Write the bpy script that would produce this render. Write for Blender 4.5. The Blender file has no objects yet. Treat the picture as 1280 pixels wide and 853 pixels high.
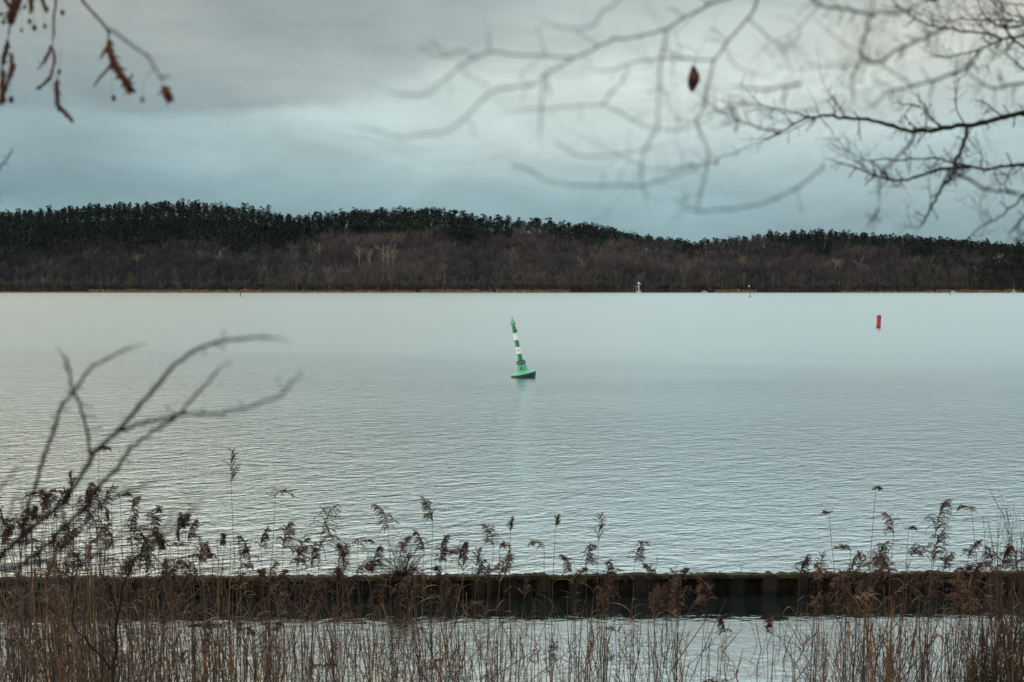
import bpy, math, random
import numpy as np
from mathutils import Vector, Matrix, noise as mnoise

random.seed(7); np.random.seed(7)
C = bpy.context.scene
COL = C.collection
R = math.radians

# ------------------------------------------------------------------ camera
FPX = 1778.0                      # focal length in photo pixels (50 mm on 36 mm, 1280 px)
PITCH = math.atan(66.5 / FPX)
EYE = Vector((0, 0, 5.0))
cam_d = bpy.data.cameras.new('camera'); cam = bpy.data.objects.new('camera', cam_d); COL.objects.link(cam)
cam.location = EYE; cam.rotation_euler = (math.pi/2 - PITCH, 0, 0)
cam_d.lens = 50; cam_d.sensor_width = 36; cam_d.clip_start = 0.1; cam_d.clip_end = 20000
cam_d.dof.use_dof = True; cam_d.dof.focus_distance = 38; cam_d.dof.aperture_fstop = 2.8
C.camera = cam

def at(px, py, Y):
    """the point where the sight line through a photo pixel meets the plane y = Y"""
    u = (px - 640) / FPX; v = (426.5 - py) / FPX
    c, s = math.cos(PITCH), math.sin(PITCH)
    d = Vector((u, c + v*s, -s + v*c))
    return EYE + d * (Y / d.y)
def proj(p):
    c, s = math.cos(PITCH), math.sin(PITCH)
    x, y, z = p[0], p[1], p[2]-5.0
    dep = y*c - z*s; up = y*s + z*c
    return 640 + FPX*x/dep, 426.5 - FPX*up/dep

# ------------------------------------------------------------------ world, sun, exposure
SUN_EL, SUN_AZ = R(26), R(-102)     # azimuth from +Y, towards -X
w = bpy.data.worlds.new('World'); C.world = w; w.use_nodes = True
T = w.node_tree; T.nodes.clear()
def N(t, typ, **k):
    n = t.nodes.new(typ)
    for a, b in k.items(): setattr(n, a, b)
    return n
class E:
    """little expression helper for shader maths"""
    def __init__(s, t, sock): s.t, s.s = t, sock
    def _op(s, op, *o, clamp=False):
        n = s.t.nodes.new('ShaderNodeMath'); n.operation = op; n.use_clamp = clamp
        s.t.links.new(s.s, n.inputs[0])
        for i, x in enumerate(o):
            if isinstance(x, E): s.t.links.new(x.s, n.inputs[i+1])
            else: n.inputs[i+1].default_value = x
        return E(s.t, n.outputs[0])
    def __add__(s, o): return s._op('ADD', o)
    def __sub__(s, o): return s._op('SUBTRACT', o)
    def __mul__(s, o): return s._op('MULTIPLY', o)
    def __truediv__(s, o): return s._op('DIVIDE', o)
    def pow(s, o): return s._op('POWER', o)
    def clamp(s): return s._op('ADD', 0.0, clamp=True)
    def smooth(s, a, b):
        n = s.t.nodes.new('ShaderNodeMapRange'); n.interpolation_type = 'SMOOTHSTEP'
        s.t.links.new(s.s, n.inputs[0]); n.inputs[1].default_value = a; n.inputs[2].default_value = b
        return E(s.t, n.outputs[0])
def link(t, a, b): t.links.new(a.s if isinstance(a, E) else a, b)
def combine(t, x, y, z):
    n = t.nodes.new('ShaderNodeCombineXYZ')
    for i, v in enumerate((x, y, z)):
        if isinstance(v, E): link(t, v, n.inputs[i])
        else: n.inputs[i].default_value = v
    return n.outputs[0]
def noise_n(t, vec, scale, detail=3, rough=.5, dist=0):
    n = t.nodes.new('ShaderNodeTexNoise'); n.inputs['Scale'].default_value = scale
    n.inputs['Detail'].default_value = detail; n.inputs['Roughness'].default_value = rough
    n.inputs['Distortion'].default_value = dist
    if vec is not None: link(t, vec, n.inputs['Vector'])
    return E(t, n.outputs['Fac'])
def mixc(t, f, a, b):
    n = t.nodes.new('ShaderNodeMix'); n.data_type = 'RGBA'
    if isinstance(f, E): link(t, f, n.inputs[0])
    else: n.inputs[0].default_value = f
    for s_, v in ((n.inputs[6], a), (n.inputs[7], b)):
        if isinstance(v, (tuple, list)): s_.default_value = (*v[:3], 1)
        else: t.links.new(v, s_)
    return n.outputs[2]
def ramp(t, f, stops, interp='LINEAR'):
    n = t.nodes.new('ShaderNodeValToRGB'); n.color_ramp.interpolation = interp
    e = n.color_ramp.elements
    while len(e) < len(stops): e.new(.5)
    for i, (p, c) in enumerate(stops): e[i].position = p; e[i].color = (*c[:3], 1)
    link(t, f, n.inputs[0]); return n.outputs[0]
def srgb(*c):
    return tuple((x/255/12.92 if x/255 <= .04045 else ((x/255+.055)/1.055)**2.4) for x in c)

tc = N(T, 'ShaderNodeTexCoord'); sep = N(T, 'ShaderNodeSeparateXYZ'); T.links.new(tc.outputs['Generated'], sep.inputs[0])
dx, dy, dz = (E(T, sep.outputs[i]) for i in range(3))
az = dx._op('ARCTAN2', dy)                   # 0 straight ahead, + to the right
el = dz._op('ARCSINE')
warp_v = combine(T, az*3.0, el*9.0, 0.3)
warp = noise_n(T, warp_v, 1.6, 4, .55) - .5
warp2 = noise_n(T, combine(T, az*2.2, el*8.0, 7.1), 2.6, 5, .55) - .5
ele = el + warp*0.035 + warp2*0.012
aze = az + warp2*0.10
# overall height gradient of the cloud sheet (position = elevation / 0.9 rad)
base = ramp(T, (ele/0.9).clamp(), [
    (0.00, srgb(133,160,167)), (0.05, srgb(134,163,170)), (0.085, srgb(150,180,185)),
    (0.125, srgb(170,194,195)), (0.175, srgb(178,193,191)), (0.23, srgb(170,184,182)),
    (0.45, srgb(186,194,190)), (0.75, srgb(178,184,182)), (1.0, srgb(168,176,178))])
def blob(a0, e0, sa, se):
    x = (aze - a0)/sa; y = (ele - e0)/se
    return E(T, (x*x + y*y).s)._op('MULTIPLY', -1.0)._op('EXPONENT')
def A(px): return math.atan((px-640)/FPX)
def Ev(py): return math.atan((360-py)/FPX)
col = base
# heavier grey deck at the upper left, with a soft lower edge
edge = el - ((az + 0.29)*(az + 0.29))*0.60 - 0.112 + warp*0.034 + warp2*0.030 + (noise_n(T, combine(T, az*9.0, el*20.0, 1.0), 1.5, 5, .6) - .5)*0.018
deck = edge.smooth(-0.004, 0.010) * az.smooth(A(760), A(330)) * el.smooth(0.75, 0.25)
col = mixc(T, deck*0.97, col, srgb(130,144,147))
col = mixc(T, blob(A(170), Ev(62), .19, .026)*0.70, col, srgb(160,169,167))      # thinner light patch in that deck
col = mixc(T, blob(A(60), Ev(-5), .12, .028)*0.5, col, srgb(172,174,167))
col = mixc(T, blob(A(480), Ev(8), .12, .020)*0.7, col, srgb(140,153,155))
col = mixc(T, blob(A(840), Ev(120), .21, .038)*0.75, col, srgb(207,217,211))     # bright opening
col = mixc(T, blob(A(620), Ev(172), .17, .020)*0.45, col, srgb(193,209,207))
col = mixc(T, blob(A(1230), Ev(40), .13, .05)*0.6, col, srgb(204,201,189))
col = mixc(T, blob(A(40), Ev(232), .14, .018)*0.85, col, srgb(108,137,145))     # dark rain-blue base at the left
col = mixc(T, blob(A(720), Ev(262), .20, .012)*0.5, col, srgb(136,166,174))
col = mixc(T, blob(A(1180), Ev(240), .14, .03)*0.4, col, srgb(174,186,187))
col = mixc(T, blob(A(-10), Ev(176), .17, .030)*0.80, col, srgb(124,147,154))
col = mixc(T, blob(A(330), Ev(205), .12, .020)*0.45, col, srgb(148,172,178))
puff = (noise_n(T, combine(T, az*5.5, el*15.0, 2.7), 1.3, 7, .6, .7) - .47).smooth(0.0, .10) * el.smooth(.05, .11)
col = mixc(T, puff*0.22, col, srgb(138,152,156))
# streaky cloud texture over everything
st = noise_n(T, combine(T, az*3.2, el*11.0, 3.3), 2.3, 6, .56) - .5
st2 = noise_n(T, combine(T, az*1.0, el*5.0, 9.3), 1.7, 4, .5) - .5
hs = N(T, 'ShaderNodeVectorMath', operation='SCALE'); T.links.new(col, hs.inputs[0]); link(T, (st*0.42 + st2*0.34 + (noise_n(T, combine(T, az*9.0, el*22.0, 5.0), 1.4, 7, .62, .5) - .5)*0.42 + 1.0), hs.inputs['Scale'])
# the west side of the sky is warmer
wz = az.smooth(0.20, -0.36) * el.smooth(0.16, 0.34)
wh = el.smooth(0.18, 0.45)
hi = mixc(T, wh*0.8, hs.outputs[0], srgb(168,194,200))
warm = mixc(T, wz*0.80, hi, srgb(212,200,172))
# an overcast dome is two to three times brighter overhead than at the horizon
gain = N(T, 'ShaderNodeVectorMath', operation='SCALE'); T.links.new(warm, gain.inputs[0])
link(T, el.smooth(0.185, 0.38)*1.9 + el.smooth(0.25, 0.75)*0.8 + 1.17, gain.inputs['Scale']); warm = gain.outputs[0]
sky = N(T, 'ShaderNodeTexSky'); sky.sky_type = 'NISHITA'; sky.sun_disc = False
sky.sun_elevation = SUN_EL; sky.sun_rotation = SUN_AZ; sky.air_density = 1.2; sky.dust_density = 2.5
bg1 = N(T, 'ShaderNodeBackground'); T.links.new(sky.outputs[0], bg1.inputs[0]); bg1.inputs[1].default_value = 0.06
bg2 = N(T, 'ShaderNodeBackground'); T.links.new(warm, bg2.inputs[0]); bg2.inputs[1].default_value = 1.0
mx = N(T, 'ShaderNodeMixShader'); mx.inputs[0].default_value = 0.94
T.links.new(bg1.outputs[0], mx.inputs[1]); T.links.new(bg2.outputs[0], mx.inputs[2])
wo = N(T, 'ShaderNodeOutputWorld'); T.links.new(mx.outputs[0], wo.inputs[0])

sd = bpy.data.lights.new('sun', 'SUN'); sd.energy = 1.5; sd.angle = R(11); sd.color = (1, .90, .76)
sun = bpy.data.objects.new('sun', sd); COL.objects.link(sun)
sv = Vector((math.sin(SUN_AZ)*math.cos(SUN_EL), math.cos(SUN_AZ)*math.cos(SUN_EL), math.sin(SUN_EL)))
sun.rotation_euler = sv.to_track_quat('Z', 'Y').to_euler(); sun.location = sv*100
vs = C.view_settings; vs.view_transform = 'Standard'; vs.look = 'None'; vs.exposure = 0; vs.gamma = 1; vs.use_curve_mapping = False
C.render.engine = 'CYCLES'; C.cycles.use_denoising = True; C.cycles.max_bounces = 5; C.cycles.transparent_max_bounces = 4
C.cycles.sample_clamp_indirect = 4

# ------------------------------------------------------------------ materials
def mat(name, fn=None, color=None, rough=.8, spec=.2):
    m = bpy.data.materials.new(name); m.use_nodes = True; t = m.node_tree
    b = t.nodes['Principled BSDF']; b.inputs['Roughness'].default_value = rough
    b.inputs['Specular IOR Level'].default_value = spec
    if color: b.inputs['Base Color'].default_value = (*color, 1)
    if fn: fn(t, b)
    return m
def objvec(t):
    return t.nodes.new('ShaderNodeTexCoord').outputs['Object']
def geopos(t):
    return t.nodes.new('ShaderNodeNewGeometry').outputs['Position']
def attr(t, name='tint'):
    n = t.nodes.new('ShaderNodeAttribute'); n.attribute_name = name; return E(t, n.outputs['Fac'])
def bump(t, b, h, dist, strength=1):
    n = t.nodes.new('ShaderNodeBump'); n.inputs['Distance'].default_value = dist; n.inputs['Strength'].default_value = strength
    link(t, h, n.inputs['Height']); t.links.new(n.outputs[0], b.inputs['Normal'])

def tinted(stops, nscale, mixn=.5, rough=.85, spec=.15, bmp=0):
    """colour picked by a per-piece tint attribute plus fine noise"""
    def f(t, b):
        n = noise_n(t, geopos(t), nscale, 4, .6)
        k = (attr(t)*(1-mixn) + (n - .5)*1.6*mixn + .5*mixn).clamp()
        t.links.new(ramp(t, k, stops), b.inputs['Base Color'])
        if bmp: bump(t, b, n, bmp)
        b.inputs['Roughness'].default_value = rough; b.inputs['Specular IOR Level'].default_value = spec
    return f
M = {}
M['stem'] = mat('reed_stem', tinted([(0, (.005,.0022,.002)), (.42, (.022,.0092,.0055)), (.72, (.10,.045,.018)), (1, (.44,.26,.09))], 14, .45, .6, .3))
M['leaf'] = mat('reed_leaf', tinted([(0, (.010,.0045,.0035)), (.45, (.040,.019,.010)), (.78, (.16,.085,.038)), (1, (.48,.31,.14))], 22, .45, .6, .3))
M['plume'] = mat('reed_plume', tinted([(0, (.018,.010,.010)), (.5, (.066,.038,.032)), (1, (.24,.155,.11))], 40, .5, .95, .05))
M['bark'] = mat('dark_bark', tinted([(0, (.004,.0033,.0033)), (.6, (.011,.009,.009)), (1, (.035,.028,.025))], 60, .7, .9, .1, .002))
M['bark2'] = mat('brown_bark', tinted([(0, (.012,.009,.008)), (.6, (.030,.022,.019)), (1, (.07,.052,.043))], 60, .7, .9, .1, .002))
M['catkin'] = mat('rust_brown_seed', tinted([(0, (.022,.010,.009)), (.5, (.075,.028,.018)), (1, (.20,.085,.04))], 120, .6, .8, .1, .002))
M['cone'] = mat('dark_cone', tinted([(0, (.015,.012,.012)), (1, (.06,.045,.04))], 200, .6, .9, .1, .001))
M['redleaf'] = mat('dark_red_leaf', tinted([(0, (.022,.006,.006)), (1, (.075,.018,.014))], 90, .6, .6, .2, .001))
M['decid'] = mat('bare_twigs_far', tinted([(0, (.015,.0155,.023)), (.35, (.028,.026,.034)), (.65, (.056,.048,.052)), (1, (.14,.112,.098))], .05, .2, 1, 0))
M['conif'] = mat('needles_far', tinted([(0, (.009,.012,.014)), (.5, (.018,.022,.021)), (1, (.042,.042,.032))], .06, .35, 1, 0))  # bluish lift of distance haze is put into the needle colour
M['birch'] = mat('pale_trunk_far', tinted([(0, (.10,.085,.075)), (1, (.31,.27,.23))], .4, .5, 1, 0))
M['paletwig'] = mat('pale_twigs_far', tinted([(0, (.055,.043,.037)), (1, (.19,.145,.11))], .3, .5, 1, 0))
M['farreed'] = mat('reed_belt_far', tinted([(0, (.05,.03,.022)), (.5, (.12,.072,.045)), (1, (.26,.18,.10))], .25, .5, 1, 0))
M['hill'] = mat('forest_floor', tinted([(0, (.02,.018,.017)), (1, (.05,.04,.032))], .08, 1, 1, 0))
def gsoil(t, b):
    n = noise_n(t, geopos(t), 1.3, 6, .65)
    t.links.new(ramp(t, n, [(.3, (.05,.04,.025)), (.55, (.09,.085,.04)), (.75, (.16,.13,.08))]), b.inputs['Base Color'])
    bump(t, b, noise_n(t, geopos(t), 9, 5, .7), .04); b.inputs['Roughness'].default_value = 1
M['ground'] = mat('bank_soil', gsoil)
def pile(t, b):
    p = geopos(t); mp = t.nodes.new('ShaderNodeMapping'); mp.inputs['Scale'].default_value = (9, 9, 1.2); t.links.new(p, mp.inputs[0])
    n = noise_n(t, mp.outputs[0], 1, 6, .65); n2 = noise_n(t, p, 14, 5, .7)
    c = ramp(t, n*.6 + n2*.4, [(.34, (.0025,.002,.002)), (.5, (.006,.0045,.0035)), (.62, (.015,.010,.007)), (.76, (.045,.032,.02))])
    s = t.nodes.new('ShaderNodeSeparateXYZ'); t.links.new(p, s.inputs[0])
    wet = E(t, s.outputs[2])
    oi = t.nodes.new('ShaderNodeObjectInfo'); c = mixc(t, E(t, oi.outputs['Random']).pow(2.0)*.8, c, (.024,.019,.014))
    wl = (wet + (n2 - .5)*.12).smooth(.16, .06)
    t.links.new(mixc(t, wl*.85, c, (.003,.0028,.003)), b.inputs['Base Color'])
    link(t, wl*-.2 + .9, b.inputs['Roughness']); bump(t, b, n2, .01)
M['pile'] = mat('rusted_steel', pile, spec=.08)
def mossf(t, b):
    p = geopos(t); n = noise_n(t, p, 3.0, 5, .65); n2 = noise_n(t, p, 45, 4, .7)
    t.links.new(ramp(t, n*.7 + n2*.3, [(.36, (.006,.0045,.003)), (.50, (.012,.009,.005)), (.56, (.034,.034,.009)), (.60, (.013,.010,.006)), (.70, (.06,.05,.036))]), b.inputs['Base Color'])
    bump(t, b, n2, .01); b.inputs['Roughness'].default_value = 1
M['moss'] = mat('moss_and_soil', mossf)

def waterf(t, b):
    b.inputs['Base Color'].default_value = (.006, .009, .009, 1)
    b.inputs['IOR'].default_value = 1.9; b.inputs['Specular IOR Level'].default_value = .5
    p = geopos(t); s = t.nodes.new('ShaderNodeSeparateXYZ'); t.links.new(p, s.inputs[0])
    x, y = E(t, s.outputs[0]), E(t, s.outputs[1])
    def rot(deg, sx, sy):
        c_, s_ = math.cos(R(deg)), math.sin(R(deg))
        return combine(t, (x*c_ + y*s_)*sx, (y*c_ - x*s_)*sy, 0)
    swell = noise_n(t, rot(26, .75, 1.25), 1.0, 4, .60, .8)*.6 + noise_n(t, rot(58, 1.1, 1.8), 1.0, 4, .6, .6)*.4
    rip = noise_n(t, rot(-8, 3.0, 5.0), 1.0, 3, .6, .4)
    rd = (noise_n(t, rot(22, 1.3, 2.3), 1.0, 3, .55, .6) - .5)._op('ABSOLUTE')
    # wind: calm behind the wall, rippled lake, smoother slick far out
    gust = noise_n(t, combine(t, x*.012, y*.03, 0), 1, 3, .6)
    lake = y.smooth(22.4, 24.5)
    patch = noise_n(t, combine(t, x*.05, y*.11, 4), 1, 4, .6)
    slick = (y + (gust - .5)*90 + (patch - .5)*40 + x*.08).smooth(40, 128)
    leftw = (x/(y + 4)).smooth(.10, -.32)
    amp_s = (slick*-.78 + 1.0) * (lake*.93 + .07) * (leftw*.95 + .75)
    amp_r = (slick*-.80 + 1.0) * (lake*.80 + .20)
    h = swell*amp_s*.106 + rip*amp_r*.020 - rd*amp_s*.070
    bump(t, b, h, 1.0)
    ro = slick*.10 + .05 + y.smooth(28, 66)*.085; link(t, ro, b.inputs['Roughness'])
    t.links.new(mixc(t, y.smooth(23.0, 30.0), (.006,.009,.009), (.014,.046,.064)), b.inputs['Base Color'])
    g = t.nodes.new('ShaderNodeBsdfGlossy'); link(t, ro, g.inputs['Roughness']); g.inputs['Color'].default_value = (.97, .98, .97, 1)
    t.links.new(b.inputs['Normal'].links[0].from_socket, g.inputs['Normal'])
    ms = t.nodes.new('ShaderNodeMixShader'); ms.inputs[0].default_value = .36
    t.links.new(b.outputs[0], ms.inputs[1]); t.links.new(g.outputs[0], ms.inputs[2])
    t.links.new(ms.outputs[0], t.nodes['Material Output'].inputs['Surface'])
M['water'] = mat('lake_water', waterf)

# ------------------------------------------------------------------ mesh helpers
class Buf:
    def __init__(s): s.v, s.f, s.m, s.t, s.smooth = [], [], [], [], False
    def add(s, vs, fs, tint=.5, m=0):
        o = len(s.v); s.v.extend(vs); s.t.extend([tint]*len(vs))
        s.f.extend([tuple(i+o for i in f) for f in fs]); s.m.extend([m]*len(fs))
    def mesh(s, name, mats, origin=None, smooth=False):
        me = bpy.data.meshes.new(name)
        v = [tuple(p) for p in s.v] if origin is None else [(p[0]-origin[0], p[1]-origin[1], p[2]-origin[2]) for p in s.v]
        me.from_pydata(v, [], s.f)
        a = me.attributes.new('tint', 'FLOAT', 'POINT'); a.data.foreach_set('value', s.t)
        for m in (mats if isinstance(mats, list) else [mats]): me.materials.append(m)
        if isinstance(mats, list) and len(mats) > 1: me.polygons.foreach_set('material_index', s.m)
        if smooth: me.polygons.foreach_set('use_smooth', [True]*len(s.f))
        me.update(); return me
    def build(s, name, mats, parent=None, origin=None, smooth=False):
        me = s.mesh(name, mats, origin, smooth)
        return link_obj(name, me, parent)
def link_obj(name, me, parent=None):
    o = bpy.data.objects.new(name, me); COL.objects.link(o)
    if parent: o.parent = parent
    return o
def thing(name, loc, label, cat, group=None, rz=0):
    o = bpy.data.objects.new(name, None); COL.objects.link(o); o.location = loc; o.rotation_euler = (0, 0, rz)
    o.empty_display_size = .2
    return tag(o, label, cat, group)
def tag(o, label, cat, group=None):
    o['label'] = label; o['category'] = cat
    if group: o['group'] = group
    return o
def kind(o, k): o['kind'] = k; return o

def catmull(P, n):
    out = []
    Q = [P[0]*2 - P[1]] + list(P) + [P[-1]*2 - P[-2]]
    for i in range(1, len(Q)-2):
        a, b, c, d = Q[i-1], Q[i], Q[i+1], Q[i+2]
        for k in range(n):
            u = k/n
            out.append(.5*((2*b) + (c-a)*u + (2*a-5*b+4*c-d)*u*u + (3*b-a-3*c+d)*u**3))
    out.append(Q[-2]); return out
def tube(buf, P, rad, sides=5, tint=.5, m=0, cap=True):
    vs, fs = [], []; up = Vector((0, 0, 1)); n = len(P)
    for i, p in enumerate(P):
        d = (P[min(i+1, n-1)] - P[max(i-1, 0)]).normalized()
        a = d.cross(Vector((.13, .97, .2)))
        if a.length < .05: a = d.cross(Vector((1, 0, 0)))
        a.normalize(); b = d.cross(a)
        for k in range(sides):
            th = 2*math.pi*k/sides
            vs.append(p + (a*math.cos(th) + b*math.sin(th))*rad[i])
    for i in range(n-1):
        for k in range(sides):
            k2 = (k+1) % sides
            fs.append((i*sides+k, i*sides+k2, (i+1)*sides+k2, (i+1)*sides+k))
    if cap:
        fs.append(tuple(range(sides))[::-1]); fs.append(tuple((n-1)*sides+k for k in range(sides)))
    buf.add(vs, fs, tint, m)
def ribbon(buf, P, wid, side, tint=.5, m=0):
    vs, fs = [], []
    for p, w_ in zip(P, wid):
        vs += [p - side*w_*.5, p + side*w_*.5]
    for i in range(len(P)-1): fs.append((2*i, 2*i+1, 2*i+3, 2*i+2))
    buf.add(vs, fs, tint, m)
def lathe(buf, prof, seg=20, m=0, tint=.5, cz=None):
    """prof: (radius, z) from bottom to top"""
    vs, fs = [], []
    for r, z in prof:
        for k in range(seg): vs.append(Vector((r*math.cos(2*math.pi*k/seg), r*math.sin(2*math.pi*k/seg), z)))
    for i in range(len(prof)-1):
        for k in range(seg):
            k2 = (k+1) % seg; fs.append((i*seg+k, i*seg+k2, (i+1)*seg+k2, (i+1)*seg+k))
    fs.append(tuple(range(seg))[::-1]); fs.append(tuple((len(prof)-1)*seg+k for k in range(seg)))
    buf.add(vs, fs, tint, m)
def box(buf, x0, x1, y0, y1, z0, z1, m=0, tint=.5):
    vs = [Vector((x, y, z)) for x in (x0, x1) for y in (y0, y1) for z in (z0, z1)]
    buf.add(vs, [(0,1,3,2), (4,6,7,5), (0,4,5,1), (2,3,7,6), (0,2,6,4), (1,5,7,3)], tint, m)
def rv(s=1): return Vector((random.uniform(-s, s), random.uniform(-s, s), random.uniform(-s, s)))

# ------------------------------------------------------------------ terrain and water
SK = [(-300,272),(-100,266),(0,263),(60,260),(130,254),(200,252),(245,251),(300,256),(340,262),(372,269),(385,267),(430,264),(470,262),(515,261),(560,261),(600,267),(640,270),(680,272),(730,279),(780,288),(835,298),(860,301),(900,297),(960,290),(1020,287),(1060,289),(1100,292),(1150,295),(1200,298),(1260,303),(1280,305),(1400,312),(1700,322)]
SKX = np.array([a for a, b in SK]); SKY = np.array([b for a, b in SK])
BD = [(-300,296),(0,298),(300,300),(420,300),(480,289),(560,285),(640,282),(730,290),(800,294),(850,300),(950,299),(1050,302),(1150,306),(1280,318),(1700,330)]
BDX = np.array([a for a, b in BD]); BDY = np.array([b for a, b in BD])
SHORE, RIDGE, TREE = 1500.0, 1900.0, 23.5
def hill_z(x, y):
    px = 640 + FPX*x/RIDGE
    top = 5 + (360 - np.interp(px, SKX, SKY))*RIDGE/FPX - TREE
    s = np.clip((y - SHORE)/(RIDGE - SHORE), 0, 1)
    back = np.clip((y - RIDGE)/900, 0, 1)
    return (.25 + np.minimum(s*25, 1.0)*1.2 + top*(s**1.15*(1.25 - .25*s)) )*(1 - back*.8)
def grid_obj(name, xs, ys, zf, material):
    X, Y = np.meshgrid(xs, ys); Z = zf(X, Y)
    v = np.stack([X.ravel(), Y.ravel(), Z.ravel()], 1)
    nx, ny = len(xs), len(ys)
    i = np.arange((nx-1)*(ny-1)); r, c = i//(nx-1), i % (nx-1); a = r*nx + c
    f = np.stack([a, a+1, a+nx+1, a+nx], 1)
    me = bpy.data.meshes.new(name); me.from_pydata(v.tolist(), [], f.tolist()); me.materials.append(material)
    me.polygons.foreach_set('use_smooth', [True]*len(f)); me.update()
    return link_obj(name, me)
kind(grid_obj('hill', np.linspace(-2600, 2600, 131), np.concatenate([np.linspace(1499, 1520, 6), np.linspace(1535, 2000, 26), np.linspace(2100, 3200, 8)]),
              lambda x, y: np.where(y < 1500, -1.0, hill_z(x, y)), M['hill']), 'structure')
def ground_z(x, y):
    n = .10*np.sin(x*1.1 + y*.7) + .07*np.sin(x*2.3 - y*1.9)
    z = np.where(y < 0, 3.4 - .0*y, 3.4*(1 - y/13.6))
    return np.maximum(z, -1.6) + n
kind(grid_obj('ground', np.concatenate([np.linspace(-9000, -60, 12), np.linspace(-50, 50, 81), np.linspace(60, 9000, 12)]),
              np.concatenate([np.linspace(-9000, -30, 10), np.linspace(-20, 24, 60), np.linspace(40, 9000, 10)]), ground_z, M['ground']), 'structure')
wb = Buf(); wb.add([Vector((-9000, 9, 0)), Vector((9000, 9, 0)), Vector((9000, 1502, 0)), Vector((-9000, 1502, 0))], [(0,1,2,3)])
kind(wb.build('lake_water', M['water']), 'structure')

# ------------------------------------------------------------------ far forest
def sliver(c, d, ln, w_):
    d = d.normalized(); s = d.cross(Vector((random.uniform(-1,1), random.uniform(-1,1), .1))).normalized()
    return [c - s*w_*.5, c + s*w_*.5, c + d*ln]
def tmpl_decid(seed, twigs=110, wide=.23, lo=.38):
    random.seed(seed); v, f = [], []
    b = Buf()
    lean = Vector((random.uniform(-.04,.04), random.uniform(-.04,.04), 0))
    tube(b, [Vector((0,0,-.05)), Vector((0,0,.3))+lean*.4, Vector((0,0,.7))+lean], [.015,.011,.005], 3, .85, 0, False)
    lobes = []
    for k in range(7):
        th = k*2.4 + random.random(); zz = random.uniform(lo, .62)
        tip = Vector((math.cos(th)*wide*random.uniform(.5,.95), math.sin(th)*wide*random.uniform(.5,.95), zz + random.uniform(.18,.33)))
        base = Vector((0,0,zz*.8)) + lean*zz
        tube(b, [base, base.lerp(tip, .5) + Vector((0,0,.02)), tip], [.006,.004,.002], 3, .4, 0, False)
        lobes.append((base, tip))
    for k in range(twigs):
        bs, tp = random.choice(lobes); u = random.uniform(.25, 1.05)
        c = bs.lerp(tp, u) + rv(.055)
        d = (tp - bs).normalized()*.7 + rv(.7) + Vector((0,0,.75))
        b.add(sliver(c, d, random.uniform(.05,.13), random.uniform(.006,.016)), [(0,1,2)], random.uniform(.35,1))
    return b
def tmpl_conif(seed, n=110, flat=False):
    random.seed(seed); b = Buf()
    tube(b, [Vector((0,0,-.05)), Vector((random.uniform(-.02,.02),0,.5)), Vector((0,0,.93))], [.014,.011,.004], 3, .2, 1, False)
    lobes = []
    if flat:
        for k in range(random.randint(7,10)):
            th = random.uniform(0, 6.28); r = random.uniform(.02,.16)
            lobes.append((Vector((math.cos(th)*r, math.sin(th)*r, random.uniform(.45,.90))), random.uniform(.08,.15)))
        lobes.append((Vector((0,0,.93)), .09))
    else:
        for k in range(8):
            z = .38 + .55*k/7; r = .12*(1.08 - (k/7)**1.5) ; th = random.uniform(0, 6.28)
            lobes.append((Vector((math.cos(th)*.04, math.sin(th)*.04, z)), .055 + r))
    for k in range(n):
        c, r = random.choice(lobes); d = rv(1).normalized(); p = c + Vector((d.x*r, d.y*r, d.z*r*.55))
        a = rv(1).normalized(); q = a.cross(d).normalized()
        s = random.uniform(.028,.055)
        b.add([p - a*s, p + a*s*.9, p + q*s*1.3 + Vector((0,0,s*.3))], [(0,1,2)], min(1, max(0, .45 + d.z*.0 + random.uniform(-.35,.45))))
    return b
def tri_faces(b):
    out = []
    for f, m in zip(b.f, b.m):
        for k in range(1, len(f)-1): out.append((f[0], f[k], f[k+1], m))
    return np.array(out)
def scatter(name, tmpls, inst, mats):
    """inst rows: x y z height width_factor rot tint template ; everything joined in one mesh"""
    V, F, TT, MI = [], [], [], []; o = 0
    for k, b in enumerate(tmpls):
        sel = inst[inst[:, 7] == k]
        if not len(sel): continue
        v = np.array([tuple(p) for p in b.v]); fm = tri_faces(b); tt = np.array(b.t)
        c, s = np.cos(sel[:, 5]), np.sin(sel[:, 5]); h = sel[:, 3]; wf = sel[:, 4]
        X = (v[None,:,0]*c[:,None] - v[None,:,1]*s[:,None])*(h*wf)[:,None] + sel[:,0:1]
        Y = (v[None,:,0]*s[:,None] + v[None,:,1]*c[:,None])*(h*wf)[:,None] + sel[:,1:2]
        Z = v[None,:,2]*h[:,None] + sel[:,2:3]
        V.append(np.stack([X, Y, Z], 2).reshape(-1, 3)); n = len(sel)
        F.append((fm[None,:,:3] + (np.arange(n)*len(v))[:,None,None]).reshape(-1, 3) + o); o += n*len(v)
        TT.append(np.clip(tt[None,:]*.30 + sel[:,6:7]*.70, 0, 1).ravel()); MI.append(np.tile(fm[:,3], n))
    V, F, TT, MI = np.concatenate(V), np.concatenate(F), np.concatenate(TT), np.concatenate(MI)
    me = bpy.data.meshes.new(name); me.vertices.add(len(V)); me.vertices.foreach_set('co', V.ravel())
    me.loops.add(len(F)*3); me.loops.foreach_set('vertex_index', F.ravel().astype(np.int32))
    me.polygons.add(len(F)); me.polygons.foreach_set('loop_start', np.arange(len(F))*3)
    me.polygons.foreach_set('loop_total', np.full(len(F), 3))
    me.update(calc_edges=True)
    a = me.attributes.new('tint', 'FLOAT', 'POINT'); a.data.foreach_set('value', TT)
    for m in mats: me.materials.append(m)
    me.polygons.foreach_set('material_index', MI.astype(np.int32))
    return link_obj(name, me)
def hz(x, y): return float(hill_z(np.array(x), np.array(y)))
SP = 8.6
rng = np.random.default_rng(5)
ys = np.arange(1506, 1915, SP*.9); rows = []
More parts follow.
